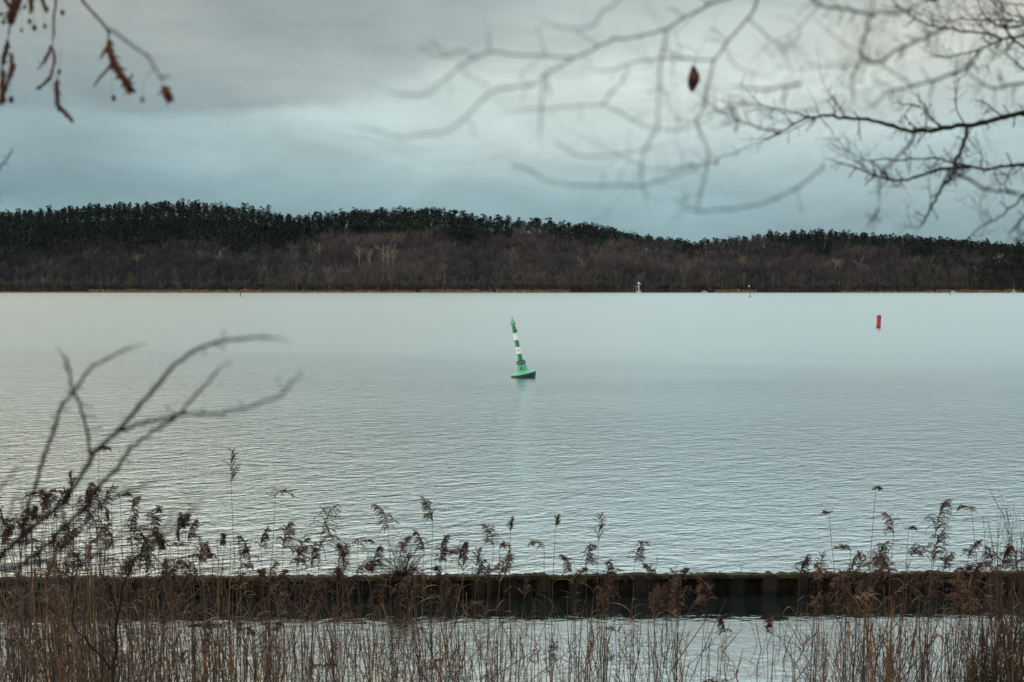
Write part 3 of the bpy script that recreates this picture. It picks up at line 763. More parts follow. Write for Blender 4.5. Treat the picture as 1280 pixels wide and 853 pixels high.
FEATURED = [
 (287,572,300,18.6,40,1,'tight','tall lone reed with a closed upright plume, highest reed left of the green buoy',0),
 (66,618,70,18.0,44,1,'flag','tall reed with a long hanging plume at the far left, crossed by a dark bough'),
 (92,634,86,17.8,46,1,'flag','reed with a shaggy comb-like plume, second tall one from the left edge'),
 (90,596,92,18.4,20,-1,'tight','very thin upright reed with a narrow plume rising above the left clump'),
 (127,612,122,18.2,36,1,'flag','reed whose dark full plume stands above the left clump'),
 (124,560,110,18.9,16,1,'arch','slender reed bowing to the right, touching the lowest sapling bough'),
 (22,640,24,17.6,30,1,'flag','short-plumed reed near the left edge of the view'),
 (150,618,158,18.6,18,1,'arch','thin reed with a hooked tip beside the shaggy left plumes'),
 (164,624,160,18.8,22,1,'flag','thin reed with a narrow dark plume next to a hook-tipped reed'),
 (190,635,176,18.3,28,1,'flag','reed with a neat plume combed to the right above the biggest plume cluster'),
 (143,662,134,18.1,30,-1,'flag','reed with leaves and plume swept to the left in the left clump'),
 (186,668,196,17.9,52,-1,'fan','biggest, darkest and fluffiest reed plume, hanging in the left third'),
 (172,680,180,17.8,44,1,'fan','fluffy dark plume just left of the biggest plume'),
 (213,680,206,18.6,22,1,'arch','thin arching reed right of the biggest fluffy plume'),
 (212,704,218,18.1,26,1,'flag','low reed plume bowing right just above the wall, below an arching reed'),
 (240,703,238,18.3,28,-1,'flag','low reed plume combed left just above the wall'),
 (251,680,252,18.5,34,1,'tight','upright feathery reed plume left of the tall lone reed'),
 (313,675,304,18.3,36,-1,'flag','broad reed plume right of the tall lone reed'),
 (345,615,324,18.9,26,1,'arch','thin reed bowing right high over the water, next right of the tall lone reed'),
 (325,665,330,18.4,26,1,'flag','reed with a short dark plume under the thin bowing reed'),
 (353,660,354,18.2,34,1,'fan','bushy reed plume between the lone reed and the large leaning plume'),
 (372,675,366,18.4,28,1,'flag','narrow reed plume just left of the large leaning plume'),
 (402,643,384,18.1,60,1,'fan','large full reed plume leaning right with comb-like tufts, over the wall'),
 (420,686,436,18.2,40,1,'flag','drooping reed plume right of the large leaning plume'),
 (447,676,449,18.6,24,1,'arch','thin reed with a bent leaf-like tip left of the dark bush on the wall'),
 (485,634,489,18.4,36,-1,'flag','sparse reed plume rising over the dark bush on the wall'),
 (541,628,539,18.5,32,-1,'flag','thin upright reed with a small ragged plume right of the dark bush'),
 (530,668,528,18.4,28,-1,'flag','low reed plume just right of the dark bush on the wall'),
 (551,672,548,18.6,22,1,'flag','low pale reed plume second right of the dark bush'),
 (464,690,462,18.0,34,1,'fan','fluffy brown reed plume touching the left side of the dark bush'),
 (578,696,582,18.3,24,1,'tight','short dark reed plume just above the wall left of the buoy'),
 (618,660,606,18.5,30,-1,'flag','kinked reed with a tan stalk and dark plume, below the green buoy'),
 (638,652,640,18.7,16,1,'tight','very thin reed with a wisp of plume directly below the green buoy'),
 (695,648,690,18.9,14,1,'tight','thin reed with a tiny dark plume right below the green buoy'),
 (680,678,686,18.4,24,-1,'arch','pale reed with a plume bent to the left, right of the buoy reflection'),
 (748,652,750,18.7,32,1,'tight','slim reed with a diamond-shaped tuft, standing alone over the water'),
 (714,696,722,18.3,26,-1,'flag','low dark reed plume bending left above the wall, near the slim lone reed'),
 (732,684,736,18.4,28,1,'flag','dark ragged reed plume just left of the slim lone reed'),
 (794,680,788,18.4,30,1,'flag','small upright reed plume right of the slim lone reed'),
 (852,712,842,18.2,16,1,'flag','small dark reed tip just showing above the wall near its middle'),
 (836,742,826,18.0,38,-1,'fan','reed plume hanging against the dark wall near its middle'),
 (884,732,878,18.0,34,-1,'fan','brown reed plume hanging against the wall, right of the middle one'),
 (906,775,902,17.4,20,-1,'flag','low reed with a small black plume over the bright water'),
 (958,776,962,17.6,18,1,'flag','low reed with a small pinkish plume over the bright water by the driftwood'),
 (1118,645,1113,18.4,30,-1,'flag','reed with a neat comb-like plume, highest of the group right of centre'),
 (1097,684,1090,18.3,34,1,'fan','full dark reed plume bending right, in the clump below the red buoy'),
 (1064,684,1056,18.6,24,-1,'arch','bowed reed at the left side of the clump below the red buoy'),
 (1104,700,1110,18.1,34,-1,'fan','bushy low reed plume touching the wall below the red buoy'),
 (1172,634,1158,18.3,42,1,'fan','tallest full dark plume in the right part, with a second tuft beneath'),
 (1166,672,1164,18.2,42,1,'fan','full dark reed plume right under the tallest plume of the right part'),
 (1180,694,1180,18.5,26,1,'flag','thin ragged reed plume beside the double plumes at the right'),
 (1214,634,1240,18.6,20,-1,'arch','long reed leaning left with a hooked tip, near the right edge'),
 (1213,678,1194,18.4,26,1,'flag','small reed with a short plume bent right between tall reeds at the right'),
 (1243,692,1236,18.0,36,-1,'fan','dark reed plume against the shrub at the right edge'),
 (1036,640,1064,18.8,8,-1,'arch','leafy plumeless reed tip leaning left over the water below the red buoy'),
 (1095,610,1078,18.8,8,1,'arch','tall pale plumeless reed with drooping blades below the red buoy'),
 (1136,660,1122,18.8,10,1,'arch','thin pale reed with one bent blade right of the comb-like plume'),
 (1229,645,1250,18.9,0,1,'tight','straight bare reed stalk leaning left near the right edge'),
]
for i, ft in enumerate(FEATURED):
    tpx, tpy, bpx, Y, pl, sx, sty, lab = ft[:8]
    reed_thing(tpx, tpy, bpx, Y, pl, sx, sty, lab, 'plumed reeds rising above the wall', ft[8] if len(ft) > 8 else random.randint(1,4), .0052)
# further plumed reeds, not told apart one by one
ZONES = [(0, 130, 34, 600, 735, 'thin plumed reed in the tangled clump at the far left', 'reeds of the far left clump'),
         (130, 300, 30, 640, 740, 'thin plumed reed among the dense reeds left of the lone tall one', 'reeds left of the lone tall reed'),
         (300, 460, 20, 680, 745, 'brown plumed reed in front of the wall left of the dark bush', 'reeds left of the dark bush'),
         (460, 640, 22, 670, 748, 'brown plumed reed in front of the wall around the dark bush', 'reeds around the dark bush'),
         (640, 860, 14, 700, 750, 'thin reed with a faded plume in front of the middle of the wall', 'reeds before the middle of the wall'),
         (1000, 1130, 18, 690, 750, 'brown reed in the clump below the red buoy', 'reeds below the red buoy'),
         (1130, 1280, 20, 680, 750, 'dark reed between the double plume and the shrub at the right', 'reeds at the right')]
USED = set()
SHAPE = {'flag': 'comb-plumed', 'arch': 'hook-tipped', 'tight': 'spear-tipped', 'fan': 'bushy-plumed'}
def reed_label(px, py, sty):
    f = min(FEATURED, key=lambda q: abs(q[0]-px) + .5*abs(q[1]-py)); short = f[7].split(',')[0]
    for cut in (' above', ' over ', ' standing', ' left of', ' right of', ' just ', ' against', ' beside', ' hanging', ' near', ' in the', ' below', ' from', ' under', ' between', ' touching', ' next'):
        if cut in short[14:]: short = short[:14] + short[14:].split(cut)[0]
    short = ' '.join(short.split()[:8])
    hgt = 'low' if py > 745 else 'tall' if py < 680 else 'thin'
    rel = ('just' if abs(f[0]-px) < 9 else 'further') + (' right of the ' if px > f[0] else ' left of the ')
    return f'{hgt} {SHAPE[sty]} reed {rel}{short}'
for x0, x1, n_, y0, y1, lab, grp in ZONES:
    for k in range(n_):
        px = random.uniform(x0, x1); Y = random.uniform(17.0, 19.6)
        for _try in range(25):                  # keep every reed tellable from its neighbours
            py = y0 + (y1-y0)*random.random()**.8; sty = random.choice(('flag','flag','arch','tight','fan'))
            if reed_label(px, py, sty) not in USED: break
            px = random.uniform(x0, x1)
        USED.add(reed_label(px, py, sty))
        reed_thing(px, py, px + random.uniform(-22,22), Y, random.uniform(16,34), random.choice((-1,1,1)),
                   sty, reed_label(px, py, sty), 'smaller plumed reeds of the reed bed', random.randint(1,3), .0046)
# the mass of plain stalks
def reed_mass(name, spans):
    b = Buf()
    for x0, x1, cnt, tops, pl in spans:
        for k in range(cnt):
            px = random.uniform(x0, x1); 
            px += 26*mnoise.noise(Vector((px*.045, 1, 0))) + 9*mnoise.noise(Vector((px*.19, 5, 0)))
            Y = random.uniform(15.6, 20.2)
            y0, y1, pw = tops; tpy = y1 - (y1-y0)*random.random()**pw
            tip = at(px + random.gauss(0, 13 if random.random() < .62 else 46), tpy, Y); base = Vector((px_x(px, Y), Y, -.35))
            if tip.z < .25: tip.z = .25 + random.random()*.3
            tn = random.random()**1.5
            P = stem_curve(base, tip, Vector((random.uniform(-.07,.07), random.uniform(-.07,.07), 0)))
            if random.random() < .16:                   # snapped over
                j = random.randint(2, 4); a_ = random.uniform(-1, 1); sgn = random.choice((-1, 1))
                for q_ in range(j+1, 6): P[q_] = P[j] + Vector((sgn*(.25+.5*abs(a_)), random.uniform(-.2,.2), a_*.5))*((q_-j)*.22)
            th = random.choice((.0032,.0042,.0052,.0066,.0085))*random.uniform(.85,1.15); tube(b, P, [th,th,th,th*.85,th*.7,th*.4], 3, tn, 0, False)
            for q in range(random.choice((0,1,1,2,3))):
                u = random.uniform(.3,1); i = min(4, int(u*5)); p = P[i].lerp(P[i+1], u*5-i)
                add_leaf(b, p, random.choice((-1,1))*random.uniform(.2,1), random.uniform(.12,.40), min(1, tn*.6+random.uniform(0,.5)), 1, random.uniform(.5,1.8), random.uniform(.006,.014))
            if random.random() < pl: add_plume(b, P[-1], P[-1]-P[-2], random.uniform(.12,.26), random.choice((-1,1)), random.random(), 2, random.choice(('flag','arch','tight')), .6)
    return kind(b.build(name, RM), 'stuff')
reed_mass('reed_bed', [
    (-40, 140, 520, (610, 830, 1.9), .10), (110, 340, 450, (670, 835, 1.8), .04), (330, 560, 340, (705, 840, 1.9), .03),
    (560, 740, 210, (730, 845, 1.9), .02), (740, 860, 130, (745, 850, 1.8), .02), (860, 1000, 45, (780, 850, 1.5), .02),
    (1000, 1060, 60, (740, 850, 1.7), .03), (1055, 1130, 170, (715, 840, 1.6), .03), (1130, 1235, 150, (730, 845, 1.7), .02), (1235, 1320, 170, (690, 830, 1.5), .04)])
# ------------------------------------------------------------------ small bush on the wall, shrub at the right
def twiggy(buf, p, d, L, r_, depth, tint, spread=.5, sides=3, droop=0.0, kids=(3,5), bend=.16):
    n = 5; P = [p.copy()]; q = p.copy(); dd = d.normalized()
    for k in range(n):
        q = q + dd*(L/n); dd = (dd + rv(bend) + Vector((0,0,droop))).normalized(); P.append(q.copy())
    tube(buf, P, [r_*(1-.13*k) for k in range(n+1)], sides, tint, 0, False)
    if depth > 0:
        for k in range(random.randint(*kids)):
            i = random.randint(1, n-1); e = (dd + rv(spread*1.6) + Vector((0,0,.2))).normalized()
            twiggy(buf, P[i], e, L*random.uniform(.35,.6), r_*.55, depth-1, tint, spread, sides, droop, kids, bend)
random.seed(55)
wy = wall_y(px_x(500, 22.6)) 
bx0 = px_x(498, wy); org = Vector((bx0, wy, .37))
bush = thing('bare_bush', org, 'small dark leafless bush growing out of the top of the wall', 'bush')
for k in range(46):
    b = Buf(); d = Vector((random.uniform(-1.0,1.1), random.uniform(-.6,.4), random.uniform(.35,1.5)))
    st0 = org + Vector((random.uniform(-.10,.16), random.uniform(-.06,.06), -.02)); L = random.uniform(.28,.66)
    twiggy(b, st0, d, L, .0052, 1, random.uniform(0,.5), .45, 3, .02, (2,4), .13); b.build('twig', M['bark'], bush, org)
b = Buf()
for k in range(420):
    d = Vector((random.gauss(0,.5), random.gauss(0,.4), random.uniform(-.35,1))); c0 = org + Vector((random.gauss(.02,.13), random.gauss(0,.05), .0))
    b.add(sliver(c0, d, random.uniform(.05,.20), .008), [(0,1,2)], random.random()*.6)
kind(b.build('matted_tuft', M['bark'], bush, org), 'stuff')
for px, h, lab in [(820,.16,'tiny forked twig sprouting from the wall top near its middle'), (927,.12,'single tiny twig sprouting from the mossy wall top right of the middle'), (1136,.10,'tiny pale sprout on the wall top beneath the comb-like reed plume')]:
    w2 = wall_y(px_x(px, 22.9)); o2 = Vector((px_x(px, w2), w2, .37)); t = thing('wall_sprout', o2, lab, 'sprout')
    b = Buf(); random.seed(px); twiggy(b, o2, Vector((.2,0,1)), h*1.6, .004, 1, .3, .5); b.build('twig', M['bark'], t, o2)

random.seed(66)
def shrub(px, Y, H, W, nst, lab, seed, lean=0, group=None):
    random.seed(seed); o = Vector((px_x(px, Y), Y, 0)); t = thing('twiggy_shrub', o, lab, 'shrub', group)
    for k in range(nst):
        b = Buf(); st0 = o + Vector((random.gauss(0, W*.35), random.gauss(0, W*.3), -.3))
        d = Vector((random.gauss(lean, .22), random.gauss(0,.2), 1.0))
        twiggy(b, st0, d, H*random.uniform(.55,1.05), .0095, 2, random.uniform(.1,.6), .42, 3, .03, (4,7), .10)
        b.build('stem', M['bark2'], t, o)
    return t
shrub(1268, 17.0, 2.55, .34, 13, 'tall dark twiggy shrub rising above the wall at the right edge', 1, -.02, 'shrubs at the right edge')
shrub(1236, 16.4, 1.15, .50, 16, 'low dark rounded shrub at the foot of the reeds near the right edge', 2, 0, 'shrubs at the right edge')
shrub(1285, 16.0, 1.5, .55, 16, 'dense blackish shrub filling the lower right corner', 3, 0, 'shrubs at the right edge')

# ------------------------------------------------------------------ big branches near the camera
def knotty(buf, P, r0, r1, tint=.4, sides=6, sub=5, bumpy=.14):
    Q = catmull(P, sub); n = len(Q)
    for i in range(1, n-1):
        if i % 2: Q[i] = Q[i] + rv((Q[i+1]-Q[i-1]).length*.085)
    rad = []
    for i in range(n):
        u = i/(n-1); r_ = r0*(1-u) + r1*u
        if i % sub == 0: r_ *= 1 + bumpy*1.6
        if i > n-6: r_ *= .25 + .75*(n-1-i)/5
        rad.append(r_*(1 + random.uniform(-bumpy, bumpy)*.5))
    tube(buf, Q, rad, sides, tint); return Q, rad
def spurs(buf, Q, rad, cnt, L, tint, fork=.35, down=0):
    for k in range(cnt):
        i = random.randint(2, len(Q)-2); d = (Q[i+1]-Q[i]).normalized()
        a = d.cross(Vector((0,1,0))).normalized()*random.choice((-1,1))
        e = (d*random.uniform(.2,1) + a*random.uniform(.5,1.1) + Vector((0, random.uniform(-.5,.5), down))).normalized()
        l = L*random.uniform(.35,1.2); r_ = min(rad[i]*.6, .0030)
        m_ = Q[i] + e*l*.5 + rv(l*.06); tp = Q[i] + e*l + rv(l*.10)
        tube(buf, [Q[i], m_, tp], [r_, r_*.75, r_*.5], 4, tint, 0)
        tube(buf, [tp - e*.001, tp + e*.006, tp + e*.012], [r_*.5, r_*1.1, r_*.2], 4, tint)      # bud
        if random.random() < fork:
            e2 = (e + rv(.8)).normalized(); tube(buf, [m_, m_ + e2*l*.25, m_ + e2*l*.5 + rv(l*.05)], [r_*.6, r_*.5, r_*.3], 4, tint)
def side_twig(b, p, d, L, r_, depth, tint):
    n = 7; P = [p.copy()]; q = p.copy(); dd = d.copy()
    for k in range(n):
        dd = (dd + rv(.22) + Vector((0,0,.03))).normalized(); q = q + dd*(L/n); P.append(q.copy())
    rad = [r_*(1-.09*k) for k in range(n+1)]; tube(b, P, rad, 4, tint, 0)
    spurs(b, P, rad, 7, .045, tint, .3)
    if depth:
        for k in range(2):
            i = random.randint(2, n-2); side_twig(b, P[i], (dd + rv(.8)).normalized(), L*random.uniform(.35,.6), r_*.7, depth-1, tint)
def branch_px(parent, org, pts, Y0, Y1, w0, w1, nsp=8, spl=.05, name='branch', pre=None, fork=.35, tint=.35, mt=None, sides=6, spray=0):
    """a limb whose bends are given by where they show; Y0..Y1 its real distance, w in photo pixels"""
    n = len(pts); P = [at(x, y, Y0 + (Y1-Y0)*i/(n-1) + random.uniform(-.01,.01)*Y0*.5) for i, (x, y) in enumerate(pts)]
    if pre: a0 = pre[-1]; P = list(pre) + [a0.lerp(P[0], .4), a0.lerp(P[0], .75), a0.lerp(P[0], .93)] + P
    b = Buf(); Q, rad = knotty(b, P, w0*Y0/FPX/2, w1*Y1/FPX/2, tint, sides)
    spurs(b, Q, rad, nsp if Y0 > 3 else nsp//2, spl, tint, fork)
    for _ in range(spray):                 # finer side twigs, themselves branched
        i = random.randint(len(Q)//3, len(Q)-2); d = (Q[i+1]-Q[i]).normalized()
        e = (d*.9 + Vector((random.uniform(-.5,.2), random.uniform(-.9,.4), random.uniform(-.8,.8)))).normalized()
        side_twig(b, Q[i], e, random.uniform(.18,.5), min(rad[i]*.5, .0030), 1, tint)
    return b.build(name, mt or M['bark'], parent, org), P
random.seed(88)
to = Vector((5.2, 6.2, 1.7)); tree = thing('bare_tree', to, 'leafless tree whose dark knotty branches reach in across the upper right sky', 'tree')
b = Buf(); tp_ = [to + Vector((0,0,-.4)), to + Vector((.03,.05,1.6)), to + Vector((-.05,.02,3.4)), to + Vector((-.12,0,5.4)), to + Vector((-.1,.1,8))]
Q = catmull(tp_, 4); tube(b, Q, [.20 - .008*i for i in range(len(Q))], 12, .4); b.build('trunk', M['bark2'], tree, to)
def TR(h, f=.0): return [to + Vector((0, 0, h)), to + Vector((-.7, -.1 + f*.3, h + .12))]
OV = Vector((-1.2, -2.6, 4.95))          # an overhead limb that carries the nearest twigs
b = Buf(); limbP = [to + Vector((0,0,4.2)), to + Vector((-1.3,-1.3,4.75)), to + Vector((-2.7,-2.7,4.95)), to + Vector((-4.0,-3.4,4.9)), to + Vector((-5.4,-3.6,4.8))]
Q, rad = knotty(b, limbP, .075, .018); b.build('limb', M['bark'], tree, to)
br = lambda p_, ya, yb, wa, wb_, ns, sl, **k: branch_px(tree, to, p_, ya, yb, wa*.95, wb_*.75, int(ns*1.6), sl*.8, fork=.6, spray=(max(2, ns//3) if ya > 4.8 else 2 if ya > 3.0 and p_[-1][1] < 250 else 0), **k)
# dark, nearly sharp boughs
br([(1330,138),(1280,142),(1257,146),(1225,154),(1180,161),(1145,164),(1115,158),(1085,149),(1058,148),(1035,145),(1008,148),(988,158),(962,172),(935,184)], 6.6, 5.2, 9.5, 1.6, 16, .085, pre=TR(3.6))
br([(1330,204),(1280,206),(1250,209),(1232,212),(1212,208),(1190,203),(1168,198),(1130,200),(1090,200),(1062,206)], 6.2, 5.6, 6.0, 1.5, 16, .075, pre=TR(3.3))
br([(1212,208),(1196,210),(1170,213),(1146,221),(1118,226),(1092,219),(1070,210),(1048,203),(1028,196)], 6.0, 5.4, 4.6, 1.3, 14, .07)
br([(1209,161),(1206,176),(1197,196),(1191,216),(1176,236),(1165,258),(1156,276),(1146,290)], 6.1, 5.0, 5.5, 2.6, 9, .06)
br([(1330,26),(1290,27),(1262,26),(1230,25),(1200,24),(1176,27)], 5.6, 5.2, 5.5, 1.6, 12, .06, pre=TR(3.9))
br([(1320,38),(1282,45),(1258,48),(1240,55),(1222,63),(1198,69),(1176,71),(1160,64)], 5.5, 5.2, 5.0, 1.5, 14, .06, pre=TR(3.85))
br([(1282,30),(1268,34),(1250,34),(1236,24),(1226,12),(1222,-6)], 5.4, 5.2, 3.6, 1.6, 9, .05)
br([(1252,49),(1236,42),(1206,40),(1184,35),(1162,32),(1140,21),(1122,8),(1108,-8)], 5.4, 5.0, 3.2, 1.4, 12, .05)
br([(1300,8),(1270,6),(1244,2),(1222,-8)], 5.3, 5.0, 3, 1.5, 6, .05, pre=TR(4.1))
br([(1284,60),(1266,50),(1256,36),(1246,18),(1240,-4)], 5.4, 5.1, 3.4, 1.5, 9, .05)
br([(1330,236),(1284,244),(1262,262),(1240,276),(1218,290),(1206,310)], 5.8, 4.6, 5, 1.6, 9, .05, pre=TR(3.1))
br([(1290,262),(1276,276),(1266,288),(1258,302)], 4.6, 4.4, 4, 2, 4, .04)
br([(1290,284),(1272,300),(1262,318)], 4.2, 4.0, 4, 2, 3, .04)
br([(1290,92),(1276,84),(1270,74)], 5.0, 5.0, 3, 1.5, 3, .03)
br([(1180,161),(1164,148),(1156,133),(1146,120),(1128,112)], 5.4, 4.6, 2.6, 1.4, 6, .05)
br([(1254,147),(1240,136),(1226,126),(1212,124)], 5.6, 5.2, 2.6, 1.3, 5, .04)
br([(1058,148),(1050,136),(1040,122),(1028,112)], 5.4, 5.2, 2.2, 1.2, 5, .04)
br([(1145,164),(1140,178),(1122,196),(1104,214),(1100,240),(1098,262)], 4.4, 3.9, 3.6, 2.0, 6, .05)
br([(1098,262),(1090,275),(1082,288)], 3.9, 3.8, 3, 2, 3, .04)
br([(1191,216),(1210,224),(1232,236),(1262,240),(1290,243)], 3.9, 3.7, 4, 3, 5, .05)
# middle distance, softly blurred
br([(1228,60),(1212,82),(1192,92),(1172,99),(1142,108),(1112,114),(1096,128),(1080,140)], 3.6, 3.2, 4.2, 2.2, 9, .05)
br([(1182,34),(1166,42),(1150,50),(1122,62),(1106,74),(1090,78),(1076,68),(1080,48),(1086,28),(1094,-10)], 3.4, 3.1, 3.8, 3.0, 9, .05)
br([(1094,20),(1070,14),(1044,10),(1020,4),(1008,-12)], 3.3, 3.2, 3.4, 3.0, 7, .045)
br([(1094,14),(1118,18),(1136,14),(1152,20)], 3.3, 3.2, 3, 2, 5, .04)
br([(1078,72),(1068,92),(1066,112),(1074,138)], 3.2, 3.0, 3.0, 2.0, 4, .04)
br([(1290,104),(1262,106),(1242,110),(1222,100),(1204,90)], 3.6, 3.4, 3.6, 2.0, 5, .05)
br([(1020,138),(984,140),(950,134),(922,130),(908,150),(880,164)], 3.2, 2.6, 1.8, 2.4, 7, .05)
br([(975,166),(950,160),(922,152),(900,158)], 4.4, 4.2, 2.6, 1.8, 6, .05)
br([(935,184),(904,196),(872,207),(850,213),(818,222)], 4.2, 2.8, 1.5, 2.0, 5, .05)
br([(1000,105),(960,112),(930,110),(902,106)], 2.8, 2.6, 3.4, 2.6, 4, .04)
br([(1030,206),(1000,232),(972,248),(940,258),(910,262),(872,264),(846,258)], 3.0, 2.6, 2.2, 3.0, 6, .05)
br([(925,150),(912,134),(905,122)], 3.0, 3.0, 3, 2, 3, .03)
# nearest twigs hanging from the overhead limb, very soft
near = lambda p_, ya, yb, wa, wb_, *a, **k: branch_px(tree, to, p_, ya*1.22, yb*1.22, wa*.45, wb_*.38, *a, pre=[limbP[3] + Vector((0,0,.0))] if k.pop('top', False) else None, **k)
near([(956,-40),(944,8),(934,24),(918,42),(906,58),(893,76),(886,100),(880,130),(871,152),(875,166),(884,184),(884,208),(880,226),(875,246),(872,266)], 2.9, 2.4, 6.0, 4.4, 10, .04, top=True)
near([(893,76),(860,74),(830,74),(800,76),(780,82),(756,88),(722,88)], 2.55, 2.2, 4.4, 3.4, 7, .04)
near([(960,-60),(930,-14),(892,4),(872,14),(852,24),(832,36),(800,46),(768,50),(745,60),(718,72),(690,70),(655,69),(612,65),(594,73),(574,84),(556,100),(536,116),(506,119),(472,110)], 2.75, 1.9, 6.6, 4.0, 12, .04, top=True)
near([(716,73),(700,84),(684,92),(664,107),(630,110),(610,118),(592,136),(578,150),(560,164),(530,168),(500,172),(470,164),(440,158)], 2.2, 1.8, 4.8, 3.8, 8, .04)
near([(682,94),(678,112),(677,134),(675,160),(675,184)], 2.2, 2.1, 4.4, 3.6, 3, .03)
near([(834,38),(830,60),(826,80),(824,110),(822,140),(822,160),(806,188),(801,216),(804,238),(812,266)], 2.4, 2.1, 4.4, 3.6, 6, .035)
near([(786,84),(778,102),(764,116),(752,130),(722,132),(690,136),(655,138),(618,144)], 2.3, 2.0, 3.8, 3.0, 5, .035)
near([(752,130),(774,140),(800,156),(836,163),(866,160)], 2.3, 2.3, 3.6, 3.0, 4, .035)
near([(640,207),(662,214),(684,226),(716,232),(752,233),(800,232),(842,222),(872,208),(892,196)], 2.0, 2.4, 4.0, 3.8, 6, .035)
near([(694,176),(718,192),(752,196),(786,190),(812,186),(846,180)], 2.1, 2.2, 3.2, 3.0, 4, .03)
near([(790,-30),(772,2),(750,18),(742,32),(720,36),(694,32),(672,22)], 2.2, 2.0, 4.6, 3.8, 5, .035, top=True)
near([(594,73),(574,62),(556,72),(530,62),(524,52)], 2.0, 1.9, 3.6, 3.0, 4, .03)
near([(612,65),(610,46),(614,38)], 2.0, 1.95, 3.4, 3.0, 2, .03)
near([(610,108),(592,98),(572,84)], 2.0, 1.9, 3.2, 2.8, 2, .03)
near([(935,24),(958,44),(975,58),(986,78),(994,102)], 2.6, 2.3, 3.6, 2.6, 4, .035)
near([(906,58),(914,76),(940,92),(970,98)], 2.5, 2.3, 2.8, 2.4, 3, .03)
near([(560,72),(548,60),(538,44)], 1.95, 1.9, 3.4, 3, 2, .02)
near([(830,60),(850,72),(872,76)], 2.4, 2.4, 3.4, 3, 2, .02)
near([(860,246),(850,252),(836,246)], 2.3, 2.3, 3.4, 3, 1, .02)
# the one dead leaf left on it
lc = at(866.5, 99, 4.6); b = Buf()
oc = Vector((lc.x, lc.y, lc.z)); vs = []; nn = 9
for i in range(nn):
    u = i/(nn-1); zz = .042*(1-2*u); w_ = .020*math.sin(math.pi*min(.97,max(.03,u)))**.7; cx = .003*math.sin(u*5)
    for k in range(5):
        a = -1.3 + 2.6*k/4; vs.append(oc + Vector((cx + w_*math.sin(a), -.007*math.cos(a) + .004*math.sin(u*9), zz)))
b.add(vs, [(5*i+k, 5*i+k+1, 5*i+k+6, 5*i+k+5) for i in range(nn-1) for k in range(4)])
b.add([p + Vector((0,.0016,0)) for p in vs], [(5*i+k, 5*i+k+5, 5*i+k+6, 5*i+k+1) for i in range(nn-1) for k in range(4)])
lf = b.build('dead_leaf', M['redleaf'], tree, to)
b = Buf(); tube(b, catmull([oc + Vector((0,0,.033)), oc + Vector((.012,.01,.09)), oc + Vector((.05,.02,.25)), limbP[3].lerp(limbP[2], .45)], 4), [.0007]*13, 4, .5); b.build("leaf_stalk", M["bark"], lf)

bpy.data.objects['leaf_stalk'].location = -to
b = Buf()
lc = at(1166, -2, 4.6); vs = [lc + Vector((math.cos(a)*.018, 0, math.sin(a)*.012)) for a in np.linspace(0, 6.283, 9)[:-1]]
b.add(vs + [v + Vector((.002,.004,.001)) for v in vs], [tuple(range(8)), tuple(range(15,7,-1))] + [(k, (k+1)%8, 8+(k+1)%8, 8+k) for k in range(8)]); b.build('dead_leaf', M['redleaf'], tree, to)

# ------------------------------------------------------------------ catkin tree, upper left
random.seed(99)
co = Vector((-5.2, 5.0, 2.0)); ct = thing('catkin_tree', co, 'tree with hanging rust-brown catkins and tiny black cones dangling in at the upper left', 'tree')
b = Buf(); Q = catmull([co + Vector((0,0,-.4)), co + Vector((.08,0,1.5)), co + Vector((0,.1,3.4)), co + Vector((.2,0,6))], 4); tube(b, Q, [.15-.008*i for i in range(len(Q))], 10, .4); b.build('trunk', M['bark2'], ct, co)
b = Buf(); cl = [co + Vector((.05,0,3.2)), co + Vector((1.6,.1,4.5)), co + Vector((3.2,.1,4.75)), co + Vector((4.4,.0,4.7)), co + Vector((5.0,-.1,4.55))]
Q, rad = knotty(b, cl, .06, .008); b.build('limb', M['bark'], ct, co)
def catk(pts, w, parent=ct, Y=4.9, Yb=None):
    """a scaly catkin: tapering spine closely set with small bracts"""
    P = catmull([at(x, y, Y) for x, y in pts], 4); b = Buf(); n = len(P)
    W = w*Y/FPX*.5
    tube(b, P, [W*(.35 + .75*math.sin(math.pi*(.12+.8*i/(n-1)))) for i in range(n)], 6, .4)
    for k in range(n*7):
        i = random.randint(0, n-2); c = P[i].lerp(P[i+1], random.random()); d = (P[i+1]-P[i]).normalized()
        e = (d*.5 + rv(.9)).normalized(); b.add(sliver(c + e*W*.3, e + d*.9, W*random.uniform(1.4,3.2), W*1.0), [(0,1,2)], random.random())
    return b.build('catkin', M['catkin'], parent, co)
def thread(pts, w, Y=4.9, top=False, Y1=None, nsp=1, mt=None):
    return branch_px(ct, co, pts, Y, Y1 or Y, w, w*.7, nsp, .02, name='twig', pre=[cl[3] + Vector((random.uniform(-.4,.2),0,0))] if top else None, mt=mt or M['bark2'], sides=5)
thread([(16,-30),(15,5),(13,22),(11,40),(9,56)], 3.0, 4.9, True)
catk([(18,-14),(19,2),(17,18),(15,22)], 9); catk([(2,-8),(8,2),(15,12)], 5); catk([(40,-12),(39,2),(38,14)], 5); catk([(52,-8),(54,4),(58,13)], 4.5); catk([(30,-14),(24,2),(20,14)], 5)
thread([(9,50),(6,66),(3,84),(2,100)], 3.0)
catk([(10,52),(8,62),(5,72),(4,76)], 5.5); catk([(5,88),(3,104),(3,118),(2,127)], 6.5); catk([(14,66),(15,80),(12,96),(7,112)], 4.6); catk([(19,80),(16,88),(13,94)], 4)
thread([(72,-30),(70,2),(67,22),(67,42),(65,58)], 3.4, 4.9, True)
catk([(65,56),(60,68),(55,78)], 3.8); thread([(56,76),(50,84),(45,89)], 2)
catk([(66,60),(68,74),(66,86)], 3.6); catk([(66,86),(63,96),(56,104),(48,110)], 3.8)
